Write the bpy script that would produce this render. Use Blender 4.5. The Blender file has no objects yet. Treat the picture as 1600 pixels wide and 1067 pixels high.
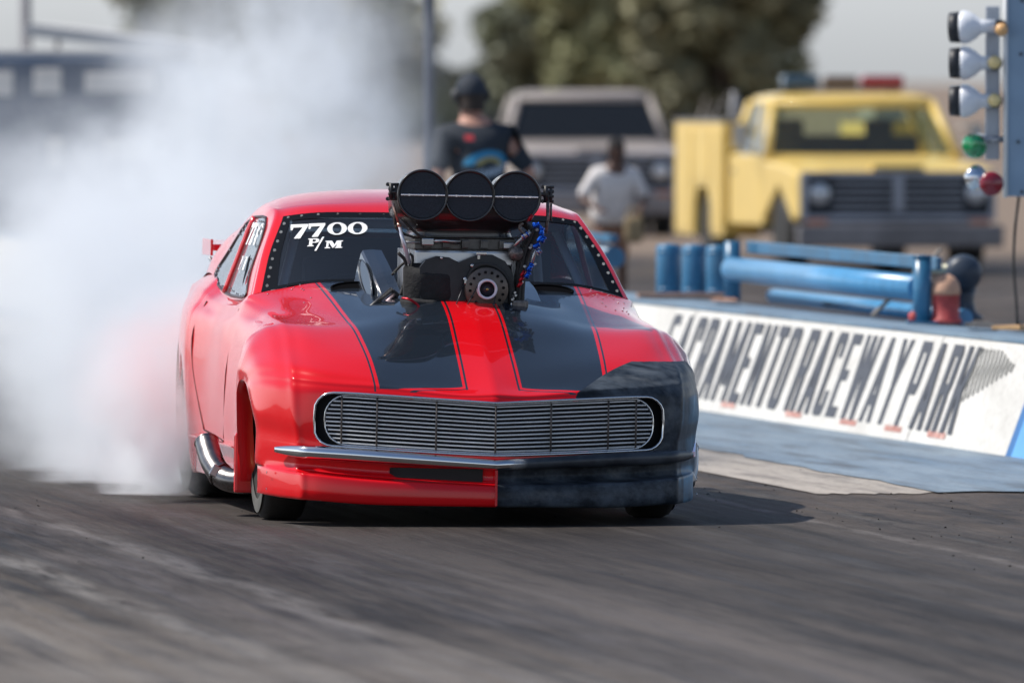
import bpy, bmesh, math, random
from mathutils import Vector, Matrix, noise
random.seed(7)
S = bpy.context.scene
R_ = math.radians
# ------------------------------------------------------------------ camera
cam_d = bpy.data.cameras.new('camera'); cam = bpy.data.objects.new('camera', cam_d)
S.collection.objects.link(cam); S.camera = cam
cam.location = (0, 0, 1.9)
cam_d.sensor_width = 36.0; cam_d.lens = 400.0
cam.rotation_euler = (R_(90) - math.atan((533.5 - 120) / 17778), 0, 0)
cam_d.clip_start = 0.5; cam_d.clip_end = 5000
cam_d.dof.use_dof = True; cam_d.dof.focus_distance = 48.7; cam_d.dof.aperture_fstop = 4.0
# ------------------------------------------------------------------ sky + sun
W = bpy.data.worlds.new('World'); S.world = W; W.use_nodes = True
nt = W.node_tree; bg = nt.nodes['Background']
sky = nt.nodes.new('ShaderNodeTexSky'); sky.sky_type = 'NISHITA'; sky.sun_disc = False
SUN = Vector((-0.78, 0.06, 1.0)).normalized()          # towards the sun
sky.sun_elevation = math.asin(SUN.z); sky.sun_rotation = math.atan2(SUN.x, SUN.y)
sky.air_density = 1.0; sky.dust_density = 1.2; sky.ozone_density = 2.0
# summer haze: the sky pales to a flat grey-white near the horizon and stays a deeper blue overhead
def wn_(ty, **k):
    n = nt.nodes.new(ty)
    for a, v in k.items(): setattr(n, a, v)
    return n
tcw = wn_('ShaderNodeTexCoord'); sx_ = wn_('ShaderNodeSeparateXYZ'); nt.links.new(tcw.outputs['Generated'], sx_.inputs[0])
mrw = wn_('ShaderNodeMapRange', interpolation_type='SMOOTHSTEP'); mrw.inputs[1].default_value = 0.; mrw.inputs[2].default_value = .35
nt.links.new(sx_.outputs[2], mrw.inputs[0])
lo = wn_('ShaderNodeHueSaturation'); lo.inputs['Saturation'].default_value = .22; lo.inputs['Value'].default_value = 2.0
hi = wn_('ShaderNodeHueSaturation'); hi.inputs['Saturation'].default_value = 1.05; hi.inputs['Value'].default_value = 1.0
ti = wn_('ShaderNodeMix', data_type='RGBA', blend_type='MULTIPLY'); ti.inputs[0].default_value = 1; ti.inputs[7].default_value = (.96, 1.0, 1.07, 1)
mxw = wn_('ShaderNodeMix', data_type='RGBA')
for h_ in (lo, hi): nt.links.new(sky.outputs[0], h_.inputs['Color'])
nt.links.new(lo.outputs[0], ti.inputs[6]); nt.links.new(mrw.outputs[0], mxw.inputs[0]); nt.links.new(ti.outputs[2], mxw.inputs[6]); nt.links.new(hi.outputs[0], mxw.inputs[7])
nt.links.new(mxw.outputs[2], bg.inputs[0])
bg.inputs[1].default_value = 0.12
sd = bpy.data.lights.new('sun', 'SUN'); sd.energy = 5.0; sd.angle = R_(0.5); sd.color = (1, .95, .87)
so = bpy.data.objects.new('sun', sd); S.collection.objects.link(so)
so.rotation_euler = (-SUN).to_track_quat('-Z', 'Y').to_euler(); so.location = (-20, 40, 40)
S.view_settings.view_transform = 'Standard'; S.view_settings.look = 'None'
S.view_settings.exposure = 0.0; S.view_settings.gamma = 1
S.cycles.use_denoising = True
S.cycles.volume_bounces = 5; S.cycles.max_bounces = 10; S.cycles.transparent_max_bounces = 16
S.cycles.volume_step_rate = 1.0; S.cycles.volume_max_steps = 256
S.cycles.sample_clamp_indirect = 6

# ------------------------------------------------------------------ materials
def mat(name, col, rough=.5, metal=0., coat=0., var=0., vscale=3., stretch=(1,1,1), bump=0., bscale=40., spec=.5, col2=None, coat_rough=.03, rvar=0., emit=None):
    m = bpy.data.materials.new(name); m.use_nodes = True; t = m.node_tree; b = t.nodes['Principled BSDF']
    b.inputs['Roughness'].default_value = rough; b.inputs['Metallic'].default_value = metal
    b.inputs['Coat Weight'].default_value = coat; b.inputs['Coat Roughness'].default_value = coat_rough
    b.inputs['Specular IOR Level'].default_value = spec
    c = tuple(col) + (1,)
    b.inputs['Base Color'].default_value = c
    tc = t.nodes.new('ShaderNodeTexCoord'); mp = t.nodes.new('ShaderNodeMapping')
    mp.inputs['Scale'].default_value = stretch
    t.links.new(tc.outputs['Object'], mp.inputs[0])
    n = t.nodes.new('ShaderNodeTexNoise'); n.inputs['Scale'].default_value = vscale
    n.inputs['Detail'].default_value = 6; n.inputs['Roughness'].default_value = .6
    t.links.new(mp.outputs[0], n.inputs['Vector'])
    r = t.nodes.new('ShaderNodeValToRGB'); r.color_ramp.elements[0].position = .3; r.color_ramp.elements[1].position = .7
    v = max(var, .04)
    r.color_ramp.elements[0].color = tuple(x * (1 - v) for x in col) + (1,)
    r.color_ramp.elements[1].color = tuple(min(1, x * (1 + v)) for x in (col2 or col)) + (1,)
    t.links.new(n.outputs['Fac'], r.inputs[0]); t.links.new(r.outputs[0], b.inputs['Base Color'])
    if rvar:
        mr = t.nodes.new('ShaderNodeMapRange'); mr.inputs[1].default_value = .3; mr.inputs[2].default_value = .7
        mr.inputs[3].default_value = max(0, rough - rvar); mr.inputs[4].default_value = min(1, rough + rvar)
        t.links.new(n.outputs['Fac'], mr.inputs[0]); t.links.new(mr.outputs[0], b.inputs['Roughness'])
    if bump:
        n2 = t.nodes.new('ShaderNodeTexNoise'); n2.inputs['Scale'].default_value = bscale; n2.inputs['Detail'].default_value = 5
        t.links.new(tc.outputs['Object'], n2.inputs['Vector'])
        bp = t.nodes.new('ShaderNodeBump'); bp.inputs['Strength'].default_value = bump; bp.inputs['Distance'].default_value = .01
        t.links.new(n2.outputs['Fac'], bp.inputs['Height']); t.links.new(bp.outputs[0], b.inputs['Normal'])
    if emit:
        b.inputs['Emission Color'].default_value = tuple(emit[0]) + (1,); b.inputs['Emission Strength'].default_value = emit[1]
    return m
class NB:
    """small node builder for shader masks"""
    def __init__(s, t): s.t = t
    def m(s, op, a, b=0., c=0.):
        n = s.t.nodes.new('ShaderNodeMath'); n.operation = op
        for i, x in enumerate((a, b, c)):
            if isinstance(x, (int, float)): n.inputs[i].default_value = x
            else: s.t.links.new(x, n.inputs[i])
        return n.outputs[0]
    def mx(s, f, a, b):
        n = s.t.nodes.new('ShaderNodeMix'); n.data_type = 'RGBA'
        for i, x in ((0, f), (6, a), (7, b)):
            if isinstance(x, (int, float)): n.inputs[i].default_value = x
            elif isinstance(x, tuple): n.inputs[i].default_value = x + (1,)
            else: s.t.links.new(x, n.inputs[i])
        return n.outputs[2]
    def mxf(s, f, a, b):
        n = s.t.nodes.new('ShaderNodeMix'); n.data_type = 'FLOAT'
        for i, x in ((0, f), (2, a), (3, b)):
            if isinstance(x, (int, float)): n.inputs[i].default_value = x
            else: s.t.links.new(x, n.inputs[i])
        return n.outputs[0]
    def noise(s, vec, scale, detail=5, rough=.6, dist=0.):
        n = s.t.nodes.new('ShaderNodeTexNoise'); n.inputs['Scale'].default_value = scale
        n.inputs['Detail'].default_value = detail; n.inputs['Roughness'].default_value = rough; n.inputs['Distortion'].default_value = dist
        s.t.links.new(vec, n.inputs['Vector']); return n.outputs['Fac']
    def rng(s, x, a, b, c=0., d=1., smooth=False):
        n = s.t.nodes.new('ShaderNodeMapRange'); n.clamp = True
        if smooth: n.interpolation_type = 'SMOOTHSTEP'
        for i, q in enumerate((x, a, b, c, d)):
            if isinstance(q, (int, float)): n.inputs[i].default_value = q
            else: s.t.links.new(q, n.inputs[i])
        return n.outputs[0]
    def xyz(s, vec):
        n = s.t.nodes.new('ShaderNodeSeparateXYZ'); s.t.links.new(vec, n.inputs[0]); return n.outputs
    def comb(s, x, y, z):
        n = s.t.nodes.new('ShaderNodeCombineXYZ')
        for i, q in enumerate((x, y, z)):
            if isinstance(q, (int, float)): n.inputs[i].default_value = q
            else: s.t.links.new(q, n.inputs[i])
        return n.outputs[0]

# ------------------------------------------------------------------ mesh helpers
class MB:
    def __init__(s): s.v = []; s.f = []; s.m = []; s.sm = []
    def add(s, vs, fs, mi=0, smooth=False):
        o = len(s.v); s.v += [tuple(p) for p in vs]
        for f in fs: s.f.append([o + i for i in f]); s.m.append(mi); s.sm.append(smooth)
        return s
    def box(s, c, d, mi=0, rot=None, bev=0.):
        x, y, z = d[0] / 2, d[1] / 2, d[2] / 2
        if bev <= 0:
            vs = [Vector((i * x, j * y, k * z)) for i in (-1, 1) for j in (-1, 1) for k in (-1, 1)]
            fs = [(0, 1, 3, 2), (4, 6, 7, 5), (0, 4, 5, 1), (2, 3, 7, 6), (0, 2, 6, 4), (1, 5, 7, 3)]
        else:
            bm = bmesh.new(); bmesh.ops.create_cube(bm, size=1)
            for q in bm.verts: q.co = Vector((q.co.x * d[0], q.co.y * d[1], q.co.z * d[2]))
            bmesh.ops.bevel(bm, geom=bm.edges[:], offset=bev, segments=2, affect='EDGES', profile=.6)
            bm.verts.index_update(); vs = [q.co.copy() for q in bm.verts]; fs = [[q.index for q in f.verts] for f in bm.faces]; bm.free()
        if rot is not None: vs = [rot @ p for p in vs]
        return s.add([p + Vector(c) for p in vs], fs, mi)
    def tube(s, pts, r, n=10, mi=0, cap=True, smooth=True, closed=False, flat=1.):
        pts = [Vector(p) for p in pts]; rs = r if isinstance(r, (list, tuple)) else [r] * len(pts)
        vs = []; up = None; N = len(pts)
        for i, p in enumerate(pts):
            if closed: d = pts[(i + 1) % N] - pts[i - 1]
            else: d = pts[min(i + 1, N - 1)] - pts[max(i - 1, 0)]
            d = d.normalized() if d.length > 1e-9 else Vector((0, 0, 1))
            if up is None:
                up = Vector((0, 0, 1)) if abs(d.z) < .9 else Vector((1, 0, 0))
            a = (up - d * up.dot(d)).normalized(); b = d.cross(a); up = a
            vs += [p + (a * math.cos(2 * math.pi * k / n) + b * math.sin(2 * math.pi * k / n) * flat) * rs[i] for k in range(n)]
        fs = []
        for i in range(N if closed else N - 1):
            j = (i + 1) % N
            fs += [(i * n + k, i * n + (k + 1) % n, j * n + (k + 1) % n, j * n + k) for k in range(n)]
        s.add(vs, fs, mi, smooth)
        if cap and not closed:
            o = len(s.v) - len(vs)
            s.f.append([o + k for k in range(n)][::-1]); s.m.append(mi); s.sm.append(False)
            s.f.append([o + (N - 1) * n + k for k in range(n)]); s.m.append(mi); s.sm.append(False)
        return s
    def lathe(s, prof, c=(0, 0, 0), axis='z', n=24, mi=0, smooth=True, M=None, cap=True):
        """prof: list of (radius, height)"""
        vs = []
        for r, h in prof:
            for k in range(n):
                a = 2 * math.pi * k / n; p = Vector((r * math.cos(a), r * math.sin(a), h))
                if axis == 'x': p = Vector((p.z, p.x, p.y))
                elif axis == 'y': p = Vector((p.y, p.z, p.x))
                if M is not None: p = M @ p
                vs.append(p + Vector(c))
        fs = [(i * n + k, i * n + (k + 1) % n, (i + 1) * n + (k + 1) % n, (i + 1) * n + k) for i in range(len(prof) - 1) for k in range(n)]
        s.add(vs, fs, mi, smooth); o = len(s.v) - len(vs)
        for i, rev in ((0, True), (len(prof) - 1, False)):
            if cap and prof[i][0] > 1e-5:
                f = [o + i * n + k for k in range(n)]; s.f.append(f[::-1] if rev else f); s.m.append(mi); s.sm.append(False)
        return s
    def prism(s, poly, h, frame=None, mi=0, off=0.):
        """poly in local 2D (x,y) extruded along local z by h; frame maps a 3-vector to the place"""
        fr = frame or (lambda p: p); n = len(poly)
        vs = [fr(Vector((x, y, off))) for x, y in poly] + [fr(Vector((x, y, off + h))) for x, y in poly]
        fs = [list(range(n))[::-1], list(range(n, 2 * n))] + [(i, (i + 1) % n, n + (i + 1) % n, n + i) for i in range(n)]
        return s.add(vs, fs, mi)
    def build(s, name, mats, parent=None, rot=None, weld=False, fix=True):
        me = bpy.data.meshes.new(name); me.from_pydata(s.v, [], s.f)
        for m in (mats if isinstance(mats, (list, tuple)) else [mats]): me.materials.append(m)
        for p, mi, sm in zip(me.polygons, s.m, s.sm): p.material_index = mi; p.use_smooth = sm
        if weld or fix:
            bm = bmesh.new(); bm.from_mesh(me)
            if weld: bmesh.ops.remove_doubles(bm, verts=bm.verts, dist=.0004)
            bmesh.ops.recalc_face_normals(bm, faces=bm.faces); bm.to_mesh(me); bm.free()
        o = bpy.data.objects.new(name, me); S.collection.objects.link(o)
        if parent: o.parent = parent
        if rot: o.rotation_euler = rot
        return o
def tag(o, label=None, cat=None, group=None, kind=None):
    if label: o['label'] = label
    if cat: o['category'] = cat
    if group: o['group'] = group
    if kind: o['kind'] = kind
    return o
def empty(name, loc, rz=0., label=None, cat=None, group=None):
    o = bpy.data.objects.new(name, None); S.collection.objects.link(o); o.location = loc; o.rotation_euler = (0, 0, rz)
    o.empty_display_size = .2
    return tag(o, label, cat, group)
def catmull(p0, p1, p2, p3, t):
    return .5 * ((2 * p1) + (-p0 + p2) * t + (2 * p0 - 5 * p1 + 4 * p2 - p3) * t * t + (-p0 + 3 * p1 - 3 * p2 + p3) * t ** 3)
def spline(pts, k):
    pts = [Vector(p) for p in pts]; out = []; n = len(pts)
    for i in range(n - 1):
        a = pts[i - 1] if i > 0 else pts[0] * 2 - pts[1]
        d = pts[i + 2] if i + 2 < n else pts[-1] * 2 - pts[-2]
        kk = k[i] if isinstance(k, (list, tuple)) else k
        for j in range(kk): out.append(catmull(a, pts[i], pts[i + 1], d, j / kk))
    out.append(pts[-1]); return out
def tighten(rows, ri=(), ci=(), f=.22):
    """extra control rows / columns hugging index i turn a round bend into a firm crease"""
    out = []
    for i, r in enumerate(rows):
        if i in ri: out.append([rows[i - 1][j].lerp(r[j], 1 - f) for j in range(len(r))])
        out.append(r)
        if i in ri: out.append([r[j].lerp(rows[i + 1][j], f) for j in range(len(r))])
    res = []
    for r in out:
        q = []
        for j, p in enumerate(r):
            if j in ci: q.append(r[j - 1].lerp(p, 1 - f))
            q.append(p)
            if j in ci: q.append(p.lerp(r[j + 1], f))
        res.append(q)
    return res
def net(rows, kr, kc, mirror=None):
    """Catmull surface through rows x cols control points -> grid of Vectors"""
    R1 = [spline(r, kc) for r in rows]
    cols = [spline([r[j] for r in R1], kr) for j in range(len(R1[0]))]
    return [[cols[j][i] for j in range(len(cols))] for i in range(len(cols[0]))]
def sgrid(mb, g, mi=0, flt=None, smooth=True, flip=1):
    nr, nc = len(g), len(g[0]); vs = [p for r in g for p in r]; fs = []
    for i in range(nr - 1):
        for j in range(nc - 1):
            c = (g[i][j] + g[i + 1][j + 1] + g[i][j + 1] + g[i + 1][j]) * .25
            if flt and not flt(c): continue
            fs.append((i * nc + j, i * nc + j + 1, (i + 1) * nc + j + 1, (i + 1) * nc + j))
    mb.add([(p.x * flip, p.y, p.z) for p in vs], fs, mi, smooth)
def inpoly(x, y, poly):
    c = False; n = len(poly)
    for i in range(n):
        x1, y1 = poly[i]; x2, y2 = poly[i - 1]
        if (y1 > y) != (y2 > y) and x < (x2 - x1) * (y - y1) / (y2 - y1) + x1: c = not c
    return c
# a few shared materials
M = {}
M['black_plastic'] = mat('black_plastic', (.02, .02, .022), .45, var=.2)
M['black_rubber'] = mat('black_rubber', (.025, .024, .023), .75, var=.35, vscale=8, bump=.2)
M['chrome'] = mat('chrome', (.62, .63, .65), .12, 1., var=.05, rvar=.05)
M['steel'] = mat('dull_steel', (.42, .42, .43), .35, 1., var=.15, rvar=.1)
M['dark_metal'] = mat('dark_metal', (.06, .06, .065), .4, .8, var=.3, vscale=12)
M['white_paint'] = mat('white_paint', (.78, .78, .76), .5, var=.05)
M['rust'] = mat('rusty_steel', (.2, .12, .08), .8, var=.4, vscale=10)
# ================================================================== ground (track runs along TA)
TA = R_(8.95); TS, TC = math.sin(TA), math.cos(TA)
def tr(a, l, z=0.):                       # across / along the strip -> world
    return Vector((a * TC - l * TS, a * TS + l * TC, z))
def track_nodes(t):
    b = NB(t); tc = t.nodes.new('ShaderNodeTexCoord'); X, Y, Z = b.xyz(tc.outputs['Object'])
    a = b.m('ADD', b.m('MULTIPLY', X, TC), b.m('MULTIPLY', Y, TS))
    l = b.m('SUBTRACT', b.m('MULTIPLY', Y, TC), b.m('MULTIPLY', X, TS))
    return b, tc, a, l
def make_ground():
    m = bpy.data.materials.new('rubbered_asphalt'); m.use_nodes = True; t = m.node_tree; pb = t.nodes['Principled BSDF']
    b, tc, a, l = track_nodes(t)
    wob = b.m('MULTIPLY', b.m('SUBTRACT', b.noise(b.comb(b.m('MULTIPLY', a, .6), b.m('MULTIPLY', l, .12), 0.), 1., 3), .5), .16)
    aw = b.m('ADD', a, wob)
    s1 = b.noise(b.comb(b.m('MULTIPLY', aw, 2.2), b.m('MULTIPLY', l, .05), 0.), 1., 5, .65)
    s2 = b.noise(b.comb(b.m('MULTIPLY', aw, 11.), b.m('MULTIPLY', l, .22), 3.), 1., 5, .65)
    s3 = b.noise(b.comb(b.m('MULTIPLY', aw, 45.), b.m('MULTIPLY', l, 1.6), 3.), 1., 4, .7)
    bl = b.noise(b.comb(b.m('MULTIPLY', a, 1.6), b.m('MULTIPLY', l, .55), 8.), 1., 5, .6)
    fine = b.noise(tc.outputs['Object'], 55., 4, .7)
    grit = b.noise(tc.outputs['Object'], 120., 3, .75)
    v = b.m('ADD', b.m('MULTIPLY', s1, .30), b.m('MULTIPLY', s2, .32))
    v = b.m('ADD', v, b.m('MULTIPLY', bl, .16)); v = b.m('ADD', v, b.m('MULTIPLY', s3, .22))
    s0 = b.noise(b.comb(b.m('MULTIPLY', aw, 1.1), b.m('MULTIPLY', l, .03), 7.), 1., 2, .5)
    v = b.m('ADD', b.m('MULTIPLY', v, .78), b.m('MULTIPLY', s0, .22))
    v = b.m('MULTIPLY', b.rng(v, .435, .575), b.rng(l, 37., 46., 1.0, .62))
    col = b.mx(v, (.022, .018, .016), (.155, .134, .122))
    # the groove the cars lay down, darker
    g = b.m('MULTIPLY', b.rng(a, 5.9, 6.5, 0, 1, True), b.rng(a, 8.3, 8.8, 1, 0, True))
    g = b.m('MULTIPLY', g, b.rng(l, 38., 46., .25, 1., True))
    col = b.mx(b.m('MULTIPLY', g, .45), col, (.033, .0285, .0265))
    # worn pale streaks along the lane
    def band(c, w, amp, colr, sc=1.):
        nonlocal col
        d = b.m('ABSOLUTE', b.m('SUBTRACT', aw, c)); f = b.rng(d, 0., w, 1., 0., True)
        f = b.m('MULTIPLY', f, b.rng(b.noise(b.comb(b.m('MULTIPLY', a, 9.), b.m('MULTIPLY', l, .8 * sc), c), 1., 4, .6), .38, .66, 0., amp))
        col = b.mx(f, col, colr)
    band(5.60, .16, .62, (.25, .23, .22)); band(5.32, .30, .5, (.17, .15, .15)); band(5.0, .16, .9, (.28, .26, .24)); band(4.5, .55, .8, (.20, .165, .13)); band(6.25, .35, .4, (.14, .13, .135)); band(8.2, .25, .35, (.12, .115, .115))
    band(8.86, .07, .9, (.2, .18, .17), 2.); band(6.6, .04, .5, (.13, .12, .12)); band(9.15, .12, .5, (.16, .15, .14)); band(7.9, .05, .35, (.12, .11, .105))
    band(6.1, .05, .4, (.12, .11, .11)); band(4.0, .4, .4, (.21, .16, .115))
    # black scuffs
    for c, w, amp in ((8.62, .09, .8), (7.35, .12, .5), (5.15, .10, .5), (6.9, .10, .5), (9.5, .18, .7), (4.75, .1, .5)):
        d = b.m('ABSOLUTE', b.m('SUBTRACT', aw, c)); f = b.m('MULTIPLY', b.rng(d, 0., w, 1., 0., True), b.rng(b.noise(b.comb(b.m('MULTIPLY', a, 6.), b.m('MULTIPLY', l, .5), c * 3), 1., 3), .42, .6, 0., amp))
        col = b.mx(f, col, (.022, .02, .019))
    nr_ = b.m('MULTIPLY', b.rng(b.m('ADD', b.m('MULTIPLY', a, 1.), b.m('MULTIPLY', l, .25)), 15.6, 14.2, 0., 1., True), b.rng(b.m('ADD', b.m('MULTIPLY', bl, .6), b.m('MULTIPLY', s2, .4)), .36, .62, .1, .85))
    col = b.mx(nr_, col, b.mx(b.rng(s1, .4, .6), (.15, .115, .085), (.24, .22, .20)))
    # cross ripples left of the car
    rp = b.m('SINE', b.m('MULTIPLY', b.m('ADD', l, b.m('MULTIPLY', bl, .8)), 19.))
    rm = b.m('MULTIPLY', b.rng(b.m('ABSOLUTE', b.m('SUBTRACT', a, 6.1)), .1, .55, 1., 0., True), b.rng(rp, .3, 1., 0., .22))
    col = b.mx(rm, col, (.02, .018, .018))
    col = b.mx(b.rng(fine, .25, .75, 0., .38), col, (.02, .019, .019))
    col = b.mx(b.rng(grit, .60, .74, 0., .55), col, (.22, .195, .18)); col = b.mx(b.rng(grit, .42, .30, 0., .6), col, (.008, .007, .006))
    ck = b.noise(b.comb(b.m('MULTIPLY', a, 1.3), b.m('MULTIPLY', l, .55), 4.), 1., 7, .7, .6)
    cr = b.m('MULTIPLY', b.rng(b.m('ABSOLUTE', b.m('SUBTRACT', ck, .5)), .0, .006, 1., 0.), b.rng(a, 8.5, 9.0, .25, .85))
    col = b.mx(cr, col, (.015, .013, .012))
    br = b.m('MULTIPLY', b.rng(a, 8.7, 9.3, 0., 1., True), b.rng(b.noise(b.comb(b.m('MULTIPLY', a, 2.), b.m('MULTIPLY', l, .6), 9.), 1., 6, .7), .42, .66, 0., .6)); col = b.mx(br, col, (.145, .115, .095))
    # dry dirt beyond the strip
    far = b.rng(b.m('ADD', Y_of(t, tc, b), b.m('MULTIPLY', bl, 4.)), 119., 127., 0., 1., True)
    col = b.mx(far, col, b.mx(bl, (.17, .12, .085), (.27, .21, .16)))
    t.links.new(col, pb.inputs['Base Color'])
    t.links.new(b.rng(b.m('ADD', b.m('MULTIPLY', s2, .6), b.m('MULTIPLY', fine, .4)), .3, .7, .42, .85), pb.inputs['Roughness'])
    pb.inputs['Specular IOR Level'].default_value = .10
    bp = t.nodes.new('ShaderNodeBump'); bp.inputs['Strength'].default_value = .8; bp.inputs['Distance'].default_value = .008
    t.links.new(b.m('ADD', b.m('MULTIPLY', fine, .7), b.m('ADD', b.m('MULTIPLY', grit, .5), s3)), bp.inputs['Height']); t.links.new(bp.outputs[0], pb.inputs['Normal'])
    mb = MB(); mb.add([(-1500, -60, 0), (1500, -60, 0), (1500, 3000, 0), (-1500, 3000, 0)], [(0, 1, 2, 3)])
    tag(mb.build('drag_strip', m), 'dark rubbered asphalt drag strip with pale worn streaks', kind='structure')
def Y_of(t, tc, b): return b.xyz(tc.outputs['Object'])[1]
make_ground()
def sheet(name, pts, z, m, label):
    mb = MB(); mb.add([(p.x, p.y, z) for p in pts], [tuple(range(len(pts)))])
    return tag(mb.build(name, m), label, kind='structure')
# pale concrete strip and blue painted apron beside the lane, both start at the same joint
def worn(name, c1, c2, dark, dens, axis_scale=.35):
    m = bpy.data.materials.new(name); m.use_nodes = True; t = m.node_tree; pb = t.nodes['Principled BSDF']
    b, tc, a, l = track_nodes(t)
    n1 = b.noise(b.comb(b.m('MULTIPLY', a, 3.), b.m('MULTIPLY', l, axis_scale), 1.), 1., 6, .65)
    n2 = b.noise(tc.outputs['Object'], 26., 5, .7)
    n3 = b.noise(b.comb(b.m('MULTIPLY', a, 9.), b.m('MULTIPLY', l, .8), 5.), 1., 4, .6)
    col = b.mx(b.rng(n1, .35, .65), c1, c2)
    col = b.mx(b.m('MULTIPLY', b.rng(n3, .46, .62), b.rng(n1, .35, .6, dens, .12)), col, dark)
    col = b.mx(b.rng(n2, .48, .72, 0., .65), col, dark)
    t.links.new(col, pb.inputs['Base Color']); pb.inputs['Roughness'].default_value = .7
    bp = t.nodes.new('ShaderNodeBump'); bp.inputs['Strength'].default_value = .4; bp.inputs['Distance'].default_value = .004
    t.links.new(n2, bp.inputs['Height']); t.links.new(bp.outputs[0], pb.inputs['Normal'])
    return m
mcon = worn('pale_concrete', (.33, .29, .245), (.46, .41, .355), (.085, .072, .066), .85)
mblu = worn('faded_blue_paint', (.125, .185, .25), (.235, .295, .35), (.085, .09, .095), 1.)
L0 = 50.95
def jag(a0, a1, l, n=14, amp=.06):
    return [tr(a0 + (a1 - a0) * i / n, l + random.uniform(-amp, amp)) for i in range(n + 1)]
pts = jag(9.42, 10.02, L0, 14, .13) + [tr(10.02, 120), tr(9.30, 120)]
sheet('concrete_strip', pts, .004, mcon, 'pale worn concrete strip beside the dark lane')
pts = jag(9.98, 13.2, L0, 30, .1) + [tr(13.2, 120)] + [tr(9.98 + random.uniform(-.035, .035), 51.3 + (68 - k) * .3 + (50 if k == 0 else 0)) for k in range(68)]
sheet('blue_painted_apron', pts, .008, mblu, 'faded blue painted ground along the white wall')
# loose rubber crumbs on the strip: nobody could count them
mb = MB()
for i in range(150):
    a = random.choice((random.gauss(8.95, .18), random.uniform(5.2, 9.9), random.gauss(9.6, .3))); l = random.uniform(42, 56); r = random.uniform(.0025, .007)
    p = tr(a, l, r * .5); vs = [p + Vector((random.uniform(-1, 1) * r * (1.6 if k < 4 else .8), random.uniform(-1, 1) * r * 2, r * (.6 if k > 3 else -.4) )) for k in range(6)]
    mb.add(vs, [(0, 1, 4), (1, 2, 5), (2, 3, 4), (3, 0, 5), (4, 5, 0), (4, 5, 2)])
tag(mb.build('rubber_crumbs', M['black_rubber'], fix=False), 'tiny black rubber crumbs scattered on the strip', kind='stuff')

# ================================================================== lettering (simple block letters built from quads)
def quadline(x1, y1, x2, y2, wx):            # slanted stroke, horizontal width wx
    return [(x1, y1), (x1 + wx, y1), (x2 + wx, y2), (x2, y2)]
T, K = .37, .13                              # stroke width across / up
CB = .12
def rect(x0, y0, x1, y1): return [(x0, y0), (x1, y0), (x1, y1), (x0, y1)]
def chamf(x0, y0, x1, y1, c=(1, 1, 1, 1), q=.08):
    p = []
    p += [(x0, y0 + q), (x0 + CB, y0)] if c[0] else [(x0, y0)]
    p += [(x1 - CB, y0), (x1, y0 + q)] if c[1] else [(x1, y0)]
    p += [(x1, y1 - q), (x1 - CB, y1)] if c[2] else [(x1, y1)]
    p += [(x0 + CB, y1), (x0, y1 - q)] if c[3] else [(x0, y1)]
    return p
GL = {
 'E': (1, [rect(0, 0, T, 1), rect(T, 0, 1, K), rect(T, .44, .85, .44 + K), rect(T, 1 - K, 1, 1)]),
 'N': (1.1, [rect(0, 0, T, 1), rect(1.1 - T, 0, 1.1, 1), [(T, 1), (T, .62), (1.1 - T, 0), (1.1 - T, .38)]]),
 'T': (1, [rect(.5 - T / 2, 0, .5 + T / 2, 1 - K), rect(0, 1 - K, 1, 1)]),
 'O': (1, [rect(0, .08, T, .92), rect(1 - T, .08, 1, .92), [(0, .08), (CB, 0), (1 - CB, 0), (1, .08), (1 - T, K), (T, K)], [(0, .92), (T, 1 - K), (1 - T, 1 - K), (1, .92), (1 - CB, 1), (CB, 1)]]),
 'R': (1, [rect(0, 0, T, 1), [(T, 1 - K), (1 - T, 1 - K), (1, .92), (1 - CB, 1), (T, 1)], rect(1 - T, .54, 1, .92), [(T, .42), (1 - CB, .42), (1, .54), (1 - T, .55), (T, .55)], quadline(1 - T, 0, .56, .42, T)]),
 'P': (1, [rect(0, 0, T, 1), [(T, 1 - K), (1 - T, 1 - K), (1, .92), (1 - CB, 1), (T, 1)], rect(1 - T, .50, 1, .92), [(T, .38), (1 - CB, .38), (1, .50), (1 - T, .51), (T, .51)]]),
 'A': (1.15, [quadline(0, 0, .575 - T / 2, 1, T), quadline(1.15 - T, 0, .575 - T / 2, 1, T), rect(.3, .2, .85, .2 + K)]),
 'C': (1, [rect(0, .08, T, .92), [(0, .08), (CB, 0), (1 - CB, 0), (1, .08), (1 - T, K), (T, K)], [(0, .92), (T, 1 - K), (1 - T, 1 - K), (1, .92), (1 - CB, 1), (CB, 1)], rect(1 - T, .08, 1, .3), rect(1 - T, .7, 1, .92)]),
 'W': (1.6, [quadline(.22, 0, 0, 1, T), quadline(.22, 0, .63, 1, T), quadline(1.04, 0, .63, 1, T), quadline(1.04, 0, 1.26, 1, T)]),
 'Y': (1.1, [rect(.55 - T / 2, 0, .55 + T / 2, .45), quadline(.55 - T / 2, .45, 0, 1, T), quadline(.55 - T / 2, .45, 1.1 - T, 1, T)]),
 'K': (1.1, [rect(0, 0, T, 1), quadline(1.1 - T, 0, T - .05, .55, T), quadline(T - .05, .40, 1.1 - T, 1, T)]),
 'S': (1, [rect(0, .55, T, .92), [(0, .92), (T, 1 - K), (1, 1 - K), (1 - CB, 1), (CB, 1)], [(T, .44), (1 - CB, .44), (1, .5), (1 - T, .57), (0, .57)], rect(1 - T, .08, 1, .5), [(0, 0), (1 - CB, 0), (1, .08), (1 - T, K), (0, K)]]),
 'M': (1.5, [rect(0, 0, T, 1), rect(1.5 - T, 0, 1.5, 1), quadline(.75 - T / 2, .2, .05, 1, T), quadline(.75 - T / 2, .2, 1.45 - T, 1, T)]),
 ' ': (.45, []),
}
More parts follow.
